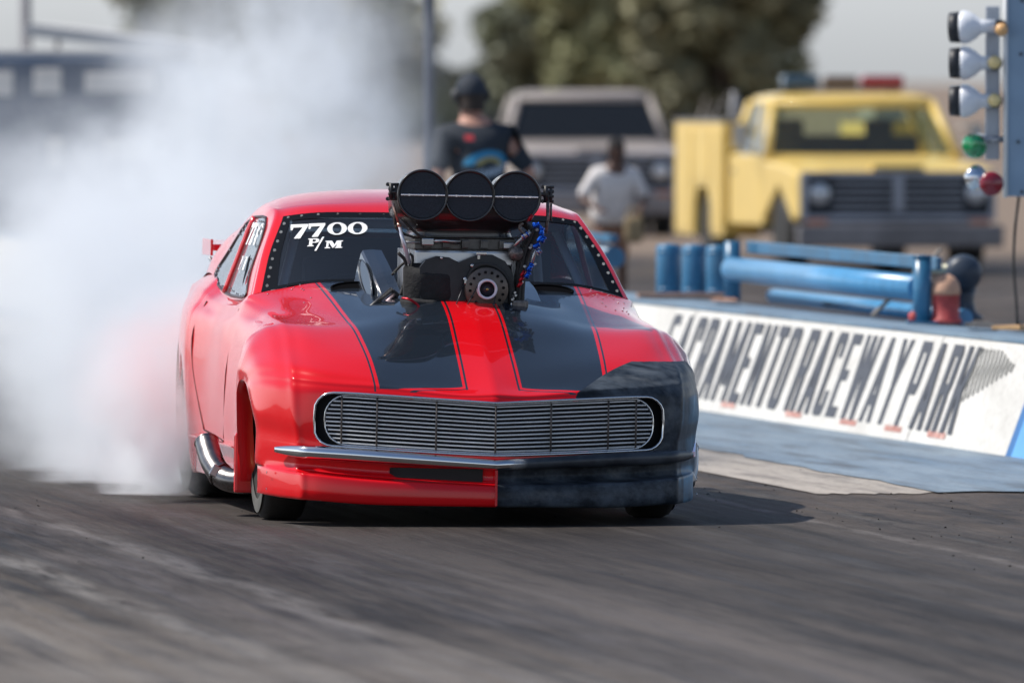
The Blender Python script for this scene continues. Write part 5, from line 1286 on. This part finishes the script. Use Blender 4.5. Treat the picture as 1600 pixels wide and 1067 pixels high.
def person(loc, rz, sc, label, skin, shirt, pants, hairm, pose, cap=None, back_print=False):
    g = empty('person', loc, rz, label, 'person'); g.scale = (sc,) * 3
    V_ = Vector; lean = pose.get('lean', 0.); lx = pose.get('lx', 0.)
    hip = V_((0, 0, .95)); ch = V_((lx * .6, -lean * .6, 1.25)); sh = V_((lx, -lean, 1.43)); nk = V_((lx * 1.1, -lean * 1.2 - .01, 1.53)); hd = V_((lx * 1.15, -lean * 1.35 - .03, 1.66))
    body = []
    body.append([(hip, (.155, .115)), (V_((lx * .3, -lean * .3, 1.08)), (.14, .105)), (ch, (.165, .12)), (sh, (.14, .10)), (nk, (.058, .062)), (nk.lerp(hd, .45), (.062, .07)), (hd + V_((0, -.005, -.01)), (.074, .088)), (hd + V_((0, .01, .07)), (.068, .080))])
    feet = []
    for sx, (kn, an) in zip((-1, 1), pose['legs']):
        kn, an = V_(kn), V_(an)
        body.append([0, (V_((sx * .09, .0, .90)), (.095, .10)), (kn.lerp(V_((sx * .09, 0, .9)), .4), .080), (kn, .056), (kn.lerp(an, .35), .056), (an, .038), (an + V_((0, -.05, -.045)), (.040, .03)), (an + V_((0, -.15, -.055)), (.042, .022))])
    arms = []
    for sx, (el, wr) in zip((-1, 1), pose['arms']):
        el, wr = V_(el), V_(wr); s0 = sh + V_((sx * .19, 0, -.02)); arms.append((s0, el, wr))
        k0 = sum(len(c) - (1 if isinstance(c[0], int) else 0) for c in body)
        d = (wr - el).normalized(); side = V_((sx, 0, 0)) if abs(d.x) < .7 else V_((0, 0, 1)); n_ = d.cross(side).normalized(); side = n_.cross(d).normalized()
        body.append([3, (s0, .062), (s0.lerp(el, .5), .048), (el, .040), (el.lerp(wr, .4), .038), (wr, .024), (wr + d * .045, (.030, .018)), (wr + d * .085, (.036, .016))])
        pi = k0 + 6
        for f in range(4):
            off = side * (-.027 + .018 * f); L = (.062, .075, .07, .055)[f]; b0 = wr + d * .09 + off
            body.append([pi, (b0, .0095), (b0 + d * L * .5 - n_ * .008, .0085), (b0 + d * L * .85 - n_ * .03, .0075)])
        b0 = wr + d * .045 + side * -.035
        body.append([pi - 1, (b0, .011), (b0 + d * .035 - side * .018 - n_ * .01, .009)])
    bo = skinned('body', body, skin, g, 2)
    # face details on the same figure
    mb = MB(); mb.lathe([(0, -.02), (.012, -.01), (.014, .01), (0, .02)], hd + V_((0, -.095, -.012)), n=10)
    for sx in (-1, 1): mb.lathe([(0, -.03), (.01, -.02), (.012, .015), (0, .03)], hd + V_((sx * .078, .0, .0)), n=8)
    mb.build('nose_and_ears', skin, g)
    mb = MB()
    for sx in (-1, 1): mb.lathe([(0, -.006), (.010, 0), (0, .006)], hd + V_((sx * .03, -.088, .02)), n=10)
    mb.box(hd + V_((0, -.09, -.05)), (.045, .01, .008), bev=.003); mb.build('eyes_and_mouth', mat('eye_dark', (.03, .02, .02), .4), g)
    # hair / cap
    rings = []
    def shell(z0, grow, m, name, back=0.):
        mb = MB(); gg = []
        for i in range(9):
            ph = math.pi / 2 * i / 8; r = []
            for k in range(25):
                a = 2 * math.pi * k / 24; r.append(hd + V_(((.078 + grow) * math.cos(ph) * math.cos(a), .012 + (.098 + grow) * math.cos(ph) * math.sin(a), z0 + (.115 + grow - z0 * .9) * math.sin(ph))))
            gg.append(r)
        sk_ = [p + V_((0, .0, back if (p.y > hd.y) else 0)) for p in gg[0]]; gg.insert(0, sk_); sgrid(mb, gg); return mb.build(name, m, g, fix=False)
    shell(.03, .008, hairm, 'hair', -.125)
    if cap:
        c_ = shell(.028, .018, cap, 'cap', -.02); mb = MB(); vs = []
        for k in range(13):
            a = math.pi * k / 12; vs.append(hd + V_((.092 * math.cos(a), -.06 - .0 * math.sin(a), .045))); 
        for k in range(13):
            a = math.pi * k / 12; vs.append(hd + V_((.085 * math.cos(a), -.07 - .13 * math.sin(a), .032)))
        mb.add(vs + [p + V_((0, 0, -.006)) for p in vs], [(i, i + 1, 14 + i, 13 + i) for i in range(12)] + [(26 + i, 39 + i, 40 + i, 27 + i) for i in range(12)] + [(13 + i, 14 + i, 40 + i, 39 + i) for i in range(12)]); mb.build('cap_brim', cap, g)
        mb = MB()
        for sx in (-1, 1): mb.lathe([(0, -.02), (.04, -.018), (.042, .018), (0, .02)], hd + V_((sx * .095, .01, .0)), axis='x', n=16)
        mb.build('ear_defender', M['black_plastic'], g)
    # shirt
    lo_ = pose.get('loose', 0.)
    sv = [[(V_((0, 0, .88)), (.20 + lo_, .17 + lo_)), (V_((lx * .3, -lean * .3, 1.05)), (.19 + lo_, .155 + lo_)), (ch, (.205 + lo_ * .6, .16 + lo_ * .5)), (sh + V_((0, 0, .0)), (.175, .13)), (sh + V_((lx * .05, 0, .085)), (.088, .085))]]
    for s0, el, wr in arms: sv.append([3, (s0 + V_((0, 0, .0)), .085), (s0.lerp(el, .5), .074), (s0.lerp(el, .97), .066)])
    so_ = skinned('shirt', sv, shirt, g, 2)
    pv = [[(V_((0, 0, .97)), (.165, .13)), (V_((0, 0, .90)), (.17, .135))]]
    for sx, (kn, an) in zip((-1, 1), pose['legs']):
        kn, an = V_(kn), V_(an); c = [1, (V_((sx * .09, 0, .85)), (.105, .11)), (kn.lerp(V_((sx * .09, 0, .9)), .4), .098), (kn, .082)]
        if not pose.get('shorts'): c += [(kn.lerp(an, .5), .072), (an + V_((0, 0, .02)), .066)]
        pv.append(c)
    skinned('shorts' if pose.get('shorts') else 'trousers', pv, pants, g, 2)
    mb = MB()
    for kn, an in pose['legs']: an = V_(an); mb.box(an + V_((0, -.06, -.045)), (.10, .28, .085), bev=.03)
    mb.build('shoes', M['black_rubber'], g)
    return g, so_
def shirt_mat(name, base, print_=False):
    m = mat(name, base, .85, var=.12, vscale=9, bump=.3, bscale=14)
    if print_:
        t = m.node_tree; pb = t.nodes['Principled BSDF']; b = NB(t); tc = t.nodes.new('ShaderNodeTexCoord'); X, Y, Z = b.xyz(tc.outputs['Object'])
        old = pb.inputs['Base Color'].links[0].from_socket
        back = b.m('GREATER_THAN', Y, -.04)
        r = b.m('SQRT', b.m('ADD', b.m('POWER', b.m('SUBTRACT', X, .0), 2.), b.m('POWER', b.m('MULTIPLY', b.m('SUBTRACT', Z, 1.22), 1.6), 2.)))
        up = b.m('GREATER_THAN', Z, 1.23)
        f1 = b.m('MULTIPLY', b.m('MULTIPLY', b.rng(r, .05, .07), b.rng(r, .10, .11, 1., 0.)), up); f2 = b.m('MULTIPLY', b.m('MULTIPLY', b.rng(r, .10, .11), b.rng(r, .16, .17, 1., 0.)), up)
        col = b.mx(b.m('MULTIPLY', f1, back), old, (.32, .28, .12)); col = b.mx(b.m('MULTIPLY', f2, back), col, (.03, .22, .40))
        wv = b.m('ADD', Z, b.m('MULTIPLY', X, .22)); n_ = b.noise(tc.outputs['Object'], 45., 3)
        f3 = b.m('MULTIPLY', b.rng(b.m('ABSOLUTE', b.m('SUBTRACT', wv, 1.19)), .02, .03, 1., 0.), b.rng(n_, .42, .5)); f3 = b.m('MULTIPLY', f3, b.rng(b.m('ABSOLUTE', X), .14, .16, 1., 0.))
        col = b.mx(b.m('MULTIPLY', f3, back), col, (.35, .42, .5))
        f4 = b.m('MULTIPLY', b.rng(b.m('ABSOLUTE', b.m('SUBTRACT', Z, 1.40)), .015, .02, 1., 0.), b.rng(b.m('ABSOLUTE', b.m('SUBTRACT', X, .13)), .025, .03, 1., 0.)); col = b.mx(b.m('MULTIPLY', f4, back), col, (.5, .04, .05))
        t.links.new(col, pb.inputs['Base Color'])
    return m
blackshirt = shirt_mat('printed_dark_shirt', (.018, .024, .034), True); whiteshirt = shirt_mat('white_shirt', (.68, .64, .62))
dkpants = mat('dark_trousers', (.03, .032, .04), .85, var=.2); brn = mat('brown_shorts', (.23, .12, .075), .85, var=.2)
# the first stands with his back to us, turned slightly left (object front = -y, so turned half round)
person(gp(756, 75.0) + Vector((0, 0, 0)), R_(180 + 18), 1.07, 'person in a dark printed T-shirt and black cap seen from behind', skin_l, blackshirt, dkpants, mat('dark_hair', (.03, .02, .015), .8), dict(lean=.05, lx=.05, legs=(((-.10, -.04, .50), (-.12, .02, .09)), ((.11, -.02, .50), (.13, .03, .09))), arms=(((-.30, .02, 1.18), (-.26, -.20, 1.04)), ((.30, .02, 1.17), (.22, -.22, 1.05)))), cap=mat('navy_cap', (.015, .022, .035), .8, var=.1))
g2, _ = person(gp(952, 92.0), R_(12), .79, 'person in a loose white T-shirt and brown shorts bending over behind the blue rail', skin_d, whiteshirt, brn, mat('black_hair', (.012, .01, .01), .9), dict(lean=.16, lx=.02, shorts=True, loose=.04, legs=(((-.13, -.10, .50), (-.16, .02, .09)), ((.12, -.06, .50), (.15, .05, .09))), arms=(((-.34, -.20, 1.16), (-.22, -.42, 1.06)), ((.34, -.18, 1.15), (.24, -.40, 1.04)))))
# a tan bag hanging from the second one's hand
mb = MB(); mb.box(Vector((0, 0, .17)), (.15, .1, .22), bev=.04); mb.tube([(-.06, 0, .27), (-.04, 0, .34), (.04, 0, .34), (.06, 0, .27)], .009, 6)
o = mb.build('bag', mat('tan_cloth', (.30, .22, .12), .8, var=.2, vscale=9)); o.location = gp(990, 91.65) + Vector((0, 0, .50)); tag(o, 'small tan bag held low by the person in white', 'bag')
# ---- trees
leafm = {}
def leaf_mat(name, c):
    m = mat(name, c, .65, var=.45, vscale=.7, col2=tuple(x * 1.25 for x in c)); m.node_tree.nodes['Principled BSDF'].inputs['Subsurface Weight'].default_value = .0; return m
bark = mat('bark', (.10, .075, .055), .9, var=.3, vscale=5)
def treeobj(loc, h, r, n, lm, label, seed, tr_h=.3, leaf=.30, group='trees behind the trucks'):
    rnd = random.Random(seed); g = empty('leafy_tree', loc, 0, label, 'tree', group)
    mb = MB(); top = Vector((rnd.uniform(-.3, .3), 0, h * .8)); mb.tube([(0, 0, 0), (0.05 * h * .2, 0, h * .25), top], [h * .035, h * .026, h * .006], 9); tips = []
    for k in range(11):
        a = rnd.uniform(0, 6.28); z = h * rnd.uniform(.2, .62); q_ = Vector((math.cos(a), math.sin(a), 0)) * r * rnd.uniform(.5, .85) + Vector((0, 0, z + h * rnd.uniform(.08, .28)))
        mb.tube([(0, 0, z), Vector((0, 0, z)).lerp(q_, .5) + Vector((0, 0, .05 * h)), q_], [h * .014, h * .009, h * .003], 6); tips.append(q_)
    mb.build('trunk', bark, g)
    cl_ = []
    for k in range(80):
        for _ in range(20):
            p = Vector((rnd.uniform(-1, 1), rnd.uniform(-1, 1), rnd.uniform(-1, 1)))
            if .25 < p.length < 1: break
        zz = tr_h * h + (h - tr_h * h) * (p.z * .5 + .5); sh_ = 1 - .35 * max(0, p.z) - .1 * max(0, -p.z)
        cl_.append((Vector((p.x * r * sh_, p.y * r * sh_, zz)), rnd.uniform(.16, .34) * r))
    vs, fs = [], []
    for k in range(n):
        c, cr = rnd.choice(cl_); d = Vector((rnd.gauss(0, 1), rnd.gauss(0, 1), rnd.gauss(0, 1))).normalized() * cr * rnd.uniform(.55, 1.1); p = c + d
        u_ = Vector((rnd.gauss(0, 1), rnd.gauss(0, 1), rnd.gauss(0, .6))).normalized(); w_ = u_.cross(Vector((rnd.gauss(0, 1), rnd.gauss(0, 1), rnd.gauss(0, 1)))).normalized(); s_ = leaf * rnd.uniform(.6, 1.3); o_ = len(vs)
        vs += [p - u_ * s_, p - w_ * s_ * .5, p + u_ * s_, p + w_ * s_ * .5]; fs.append((o_, o_ + 1, o_ + 2, o_ + 3))
    me = bpy.data.meshes.new('crown'); me.from_pydata(vs, [], fs); me.materials.append(lm); o = bpy.data.objects.new('crown', me); S.collection.objects.link(o); o.parent = g
l1 = leaf_mat('olive_leaves', (.21, .21, .11)); l2 = leaf_mat('brown_green_leaves', (.185, .175, .10)); l3 = leaf_mat('grey_green_leaves', (.20, .21, .145))  # leaf colours lightened and dulled to stand in for distance haze
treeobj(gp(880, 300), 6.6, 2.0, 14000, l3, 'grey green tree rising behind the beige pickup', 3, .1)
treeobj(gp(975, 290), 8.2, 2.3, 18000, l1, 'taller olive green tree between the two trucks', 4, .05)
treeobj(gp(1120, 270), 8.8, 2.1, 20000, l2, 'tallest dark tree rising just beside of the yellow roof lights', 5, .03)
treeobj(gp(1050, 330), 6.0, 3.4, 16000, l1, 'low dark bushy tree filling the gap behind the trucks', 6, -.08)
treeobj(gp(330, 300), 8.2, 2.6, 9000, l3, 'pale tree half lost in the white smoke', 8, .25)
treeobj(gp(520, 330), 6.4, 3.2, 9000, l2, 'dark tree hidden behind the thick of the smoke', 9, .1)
# low distant shrubs line
mb = []
rnd = random.Random(3)
for i, (px, Y, h, r) in enumerate(((760, 330, 2.3, 4.0), (640, 380, 2.2, 5))):
    vs, fs = [], []; nb = 3500
    for k in range(nb):
        p = Vector((rnd.uniform(-1, 1), rnd.uniform(-.4, .4), rnd.uniform(0, 1))); 
        if p.x ** 2 + (p.z) ** 2 > 1 + .2 * math.sin(p.x * 9 + i): continue
        p = Vector((p.x * r, p.y * r, p.z * h)); u_ = Vector((rnd.gauss(0, 1), rnd.gauss(0, 1), rnd.gauss(0, 1))).normalized(); w_ = u_.cross(Vector((0.3, 1, .2))).normalized(); o_ = len(vs); s_ = .28
        vs += [p - u_ * s_, p - w_ * s_ * .6, p + u_ * s_, p + w_ * s_ * .6]; fs.append((o_, o_ + 1, o_ + 2, o_ + 3))
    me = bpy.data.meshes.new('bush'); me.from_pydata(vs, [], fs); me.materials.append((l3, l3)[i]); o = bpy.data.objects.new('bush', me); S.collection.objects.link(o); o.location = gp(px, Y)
    tag(o, ('low pale bush beside the beige pickup', 'low bush behind the dark blue pole')[i], 'bush', 'distant bushes')
# bare branches between the trucks
mb = MB(); base = gp(1085, 150)
for k in range(7):
    a = Vector((rnd.uniform(-.2, .2), 0, rnd.uniform(.9, 1.2))); mb.tube([(0, 0, 0), a, a + Vector((rnd.uniform(.1, .35), rnd.uniform(-.2, .2), rnd.uniform(.3, .7)))], [.03, .018, .006], 5)
o = mb.build('bare_shrub', mat('pale_twigs', (.45, .40, .36), .9)); o.location = base; tag(o, 'pale bare twigs sticking up between the two trucks', 'shrub')
# ---- poles
def pole(px, Y, w, h, m, label):
    mb = MB(); mb.lathe([(w * 1.8, 0), (w * 1.8, .04), (w, .05), (w * .85, h), (0, h + .02)], n=16); mb.box((.25, 0, h - .1), (.6, .16, .1), bev=.03); mb.tube([(0, 0, h - .1), (.25, 0, h - .1)], .03, 6)
    o = mb.build('light_pole', m); o.location = gp(px, Y); tag(o, label, 'pole')
pole(670, 80, .042, 7, mat('navy_pole', (.012, .022, .045), .8, var=.1), 'dark blue upright pole beside the capped person')
pole(40, 120, .06, 8, mat('grey_pole', (.13, .13, .15), .6, var=.1), 'grey pole rising at the edge behind the smoke')
# ---- motorhome + trailer behind the smoke
navy = mat('navy_panel', (.035, .065, .12), .5, var=.15, vscale=.8); cream = mat('cream_panel', (.66, .60, .54), .5, var=.06); roofm = mat('white_roof_sheet', (.55, .53, .51), .6, var=.08)
def coach(loc, rz, L, H, label, name='motorhome', windows=()):
    g = empty(name, loc, rz, label, 'vehicle')
    mb = MB(); mb.prism([(0, .5), (L, .5), (L, H - .25), (L - .3, H), (.35, H), (0, H - .5)], 2.3, lambda q: Vector((q.x, q.z, q.y))); bev(mb.build('body', navy, g), .06)
    mb = MB()
    for a, c, z0, z1 in windows: mb.box(((a + c) / 2, -.012, (z0 + z1) / 2), (c - a, .03, z1 - z0), bev=.01)
    mb.build('pale_panel', cream, g)
    mb = MB(); mb.box((L / 2, 1.15, H + .03), (L - .5, 2.2, .06), bev=.02); mb.build('roof', roofm, g)
    hubm = mat('coach_hub', (.4, .4, .4), .5, .5)
    for x in (1.1, L - 1.6):
        for y in (.15, 2.15):
            q_ = empty('wheel', (x, y, .42)); q_.parent = g
            mb = MB(); mb.lathe([(.25, -.12), (.42, -.1), (.42, .1), (.25, .12)], axis='y', n=24); mb.build('tyre', M['black_rubber'], q_); mb = MB(); mb.lathe([(0, -.08), (.25, -.11), (.25, .11), (0, .08)], axis='y', n=20); mb.build('rim', hubm, q_)
    return g
s1 = 17778 / 105
def wpx(px, x0): return (px - x0) / s1
def wz(py): return 1.9 - (py - 120) / s1
coach(gp(-120, 105), R_(-6), wpx(290, -120), wz(88), 'long navy motorhome with cream panels half hidden by white smoke', 'motorhome', [(wpx(-10, -120), wpx(22, -120), wz(150), wz(112)), (wpx(55, -120), wpx(98, -120), wz(146), wz(108)), (wpx(136, -120), wpx(245, -120), wz(144), wz(114)), (wpx(78, -120), wpx(103, -120), wz(264), wz(216)), (wpx(168, -120), wpx(240, -120), wz(250), wz(218))])
# pitched white canopy beside it
mb = MB(); cn = empty('canopy', gp(40, 112), R_(-6), 'white sloping canopy roof on thin posts above the navy motorhome', 'canopy')
mb.add([(0, 0, 2.42), (1.7, 0, 2.22), (1.7, 2, 2.22), (0, 2, 2.42), (0, 0, 2.30), (1.7, 0, 2.08), (1.7, 2, 2.08), (0, 2, 2.30)], [(0, 1, 2, 3), (0, 4, 5, 1), (1, 5, 6, 2), (3, 2, 6, 7), (0, 3, 7, 4), (4, 7, 6, 5)]); mb.build('roof_sheet', roofm, cn)
mb = MB()
for x, y, z in ((.03, .03, 2.3), (1.66, .03, 2.08), (.03, 1.96, 2.3), (1.66, 1.96, 2.08)): mb.tube([(x, y, 0), (x, y, z)], .03, 8)
mb.build('post', mat('post_grey', (.2, .2, .21), .8), cn)
# ================================================================== tyre smoke
def smoke():
    x0, x1, y0, y1, z0, z1 = -4.2, .15, 50.6, 60.0, .02, 3.3
    mb = MB(); mb.box(((x0 + x1) / 2, (y0 + y1) / 2, (z0 + z1) / 2), (x1 - x0, y1 - y0, z1 - z0)); o = mb.build('tyre_smoke', [])
    tag(o, 'thick white tyre smoke billowing from behind the red car', kind='stuff')
    m = bpy.data.materials.new('tyre_smoke'); m.use_nodes = True; t = m.node_tree; t.nodes.clear(); b = NB(t)
    out = t.nodes.new('ShaderNodeOutputMaterial'); pv = t.nodes.new('ShaderNodeVolumePrincipled')
    tc = t.nodes.new('ShaderNodeTexCoord'); P_ = tc.outputs['Object']
    def blob(c, r):
        s_ = t.nodes.new('ShaderNodeVectorMath'); s_.operation = 'SUBTRACT'; t.links.new(wp, s_.inputs[0]); s_.inputs[1].default_value = c
        d = t.nodes.new('ShaderNodeVectorMath'); d.operation = 'DIVIDE'; t.links.new(s_.outputs[0], d.inputs[0]); d.inputs[1].default_value = r
        l = t.nodes.new('ShaderNodeVectorMath'); l.operation = 'LENGTH'; t.links.new(d.outputs[0], l.inputs[0]); return l.outputs['Value']
    n = t.nodes.new('ShaderNodeTexNoise'); n.inputs['Scale'].default_value = 1.6; n.inputs['Detail'].default_value = 4; n.inputs['Roughness'].default_value = .55; t.links.new(P_, n.inputs['Vector'])
    a = t.nodes.new('ShaderNodeVectorMath'); a.operation = 'SUBTRACT'; t.links.new(n.outputs['Color'], a.inputs[0]); a.inputs[1].default_value = (.5, .5, .5)
    sc = t.nodes.new('ShaderNodeVectorMath'); sc.operation = 'SCALE'; sc.inputs['Scale'].default_value = .9; t.links.new(a.outputs[0], sc.inputs[0])
    ad_ = t.nodes.new('ShaderNodeVectorMath'); t.links.new(P_, ad_.inputs[0]); t.links.new(sc.outputs[0], ad_.inputs[1]); wp = ad_.outputs[0]
    fn_ = b.noise(P_, 2.6, 4, .6)
    tot = None
    for c, r, d, soft in SMOKE:
        f = b.rng(blob(c, r), 1., 1. - soft, 0., d, True)
        tot = f if tot is None else b.m('ADD', tot, f)
    dens = b.m('MULTIPLY', tot, b.rng(b.m('ADD', b.m('MULTIPLY', fn_, .65), b.m('MULTIPLY', n.outputs['Fac'], .35)), .42, .57, .05, 1.6))
    t.links.new(dens, pv.inputs['Density']); pv.inputs['Color'].default_value = (.935, .962, .99, 1); pv.inputs['Anisotropy'].default_value = .0
    t.links.new(pv.outputs[0], out.inputs['Volume']); o.data.materials.append(m)
# centre, radii, density, softness
SMOKE = [((-1.50, 53.2, .30), (.80, 1.3, .75), 3.4, .6), ((-1.60, 51.2, .36), (.30, .62, .66), 9., .6), ((-1.72, 54.5, .60), (1.0, 1.8, 1.05), 2.3, .7), ((-1.7, 56.2, 1.0), (1.15, 2.2, 1.0), 1.1, .8), ((-1.35, 56.8, 1.7), (1.0, 2.0, .85), .85, .85),
         ((-.95, 57.0, 1.9), (.70, 2.0, .9), .50, .9), ((-.84, 56.5, 1.5), (.58, 2.0, .8), .5, .9), ((-1.20, 56.8, 2.5), (.64, 1.8, 1.0), .55, .95), ((-2.3, 56.5, .9), (.9, 2.4, 1.3), .45, .9)]
smoke()

# ================================================================== one mesh per countable piece
def islands(me):
    par = list(range(len(me.vertices)))
    def fd(i):
        while par[i] != i: par[i] = par[par[i]]; i = par[i]
        return i
    for e in me.edges:
        a, b_ = fd(e.vertices[0]), fd(e.vertices[1])
        if a != b_: par[a] = b_
    return [fd(i) for i in range(len(me.vertices))]
def explode(o, new, mode):
    me = o.data
    key = islands(me) if mode == 'loose' else [1 if v.co.x > 0 else 0 for v in me.vertices]
    ks = sorted(set(key[p.vertices[0]] for p in me.polygons))
    if len(ks) < 2: o.name = new; return
    byk = {k: [] for k in ks}
    for p in me.polygons: byk[key[p.vertices[0]]].append(p)
    for n, k in enumerate(ks):
        used = {}; vs = []; fs = []; mi = []; sm = []
        for p in byk[k]:
            f = []
            for v in p.vertices:
                if v not in used: used[v] = len(vs); vs.append(me.vertices[v].co[:])
                f.append(used[v])
            fs.append(f); mi.append(p.material_index); sm.append(p.use_smooth)
        m2 = bpy.data.meshes.new(new); m2.from_pydata(vs, [], fs)
        for m in me.materials: m2.materials.append(m)
        for p, a, b_ in zip(m2.polygons, mi, sm): p.material_index = a; p.use_smooth = b_
        c = o.copy(); c.name = new; c.data = m2; S.collection.objects.link(c)
        if n == 0:
            for ch in list(o.children): ch.parent = c
    bpy.data.objects.remove(o)
LOOSE = dict(pale_panel='pale_panel', post='post', fuel_block='fuel_block', rivets='rivet', lip_rivets='lip_rivet', bonnet_screws='bonnet_screw', grille_bars='grille_bar', grille_posts='grille_post', butterfly_plates='butterfly_plate',
             guard_bolts='guard_bolt', tension_rods='tension_rod', hoses='hose', fuel_lines='fuel_line', blue_fittings='blue_fitting', red_fittings='red_fitting', steel_fittings='steel_fitting', shoes='shoe', panel_bolts='panel_bolt',
             locker_door='locker_door', white_section='white_section', bed_equipment='bed_equipment', pulley_holes='pulley_hole', wing_strut='wing_strut', window_pillar='window_pillar', driver_seat='seat_cushion')
SIDE = dict(exhaust_pipe='exhaust_pipe', side_skirt='side_skirt', cowl_vent='cowl_vent', end_plate='end_plate', window_trim='window_trim', door_gap='door_gap', window_flap='window_flap', ear_defender='ear_defender', door_mirror='door_mirror', door_handle='door_handle', pipe_clamp='pipe_clamp')
for o in [x for x in bpy.data.objects if x.type == 'MESH' and x.parent]:
    b0 = o.name.split('.')[0]
    if b0 in LOOSE: explode(o, LOOSE[b0], 'loose')
    elif b0 in SIDE: explode(o, SIDE[b0], 'side')
    elif b0 == 'side_window': explode(o, 'side_window', 'side' if o.parent and o.parent.name == 'drag_car' else 'loose')
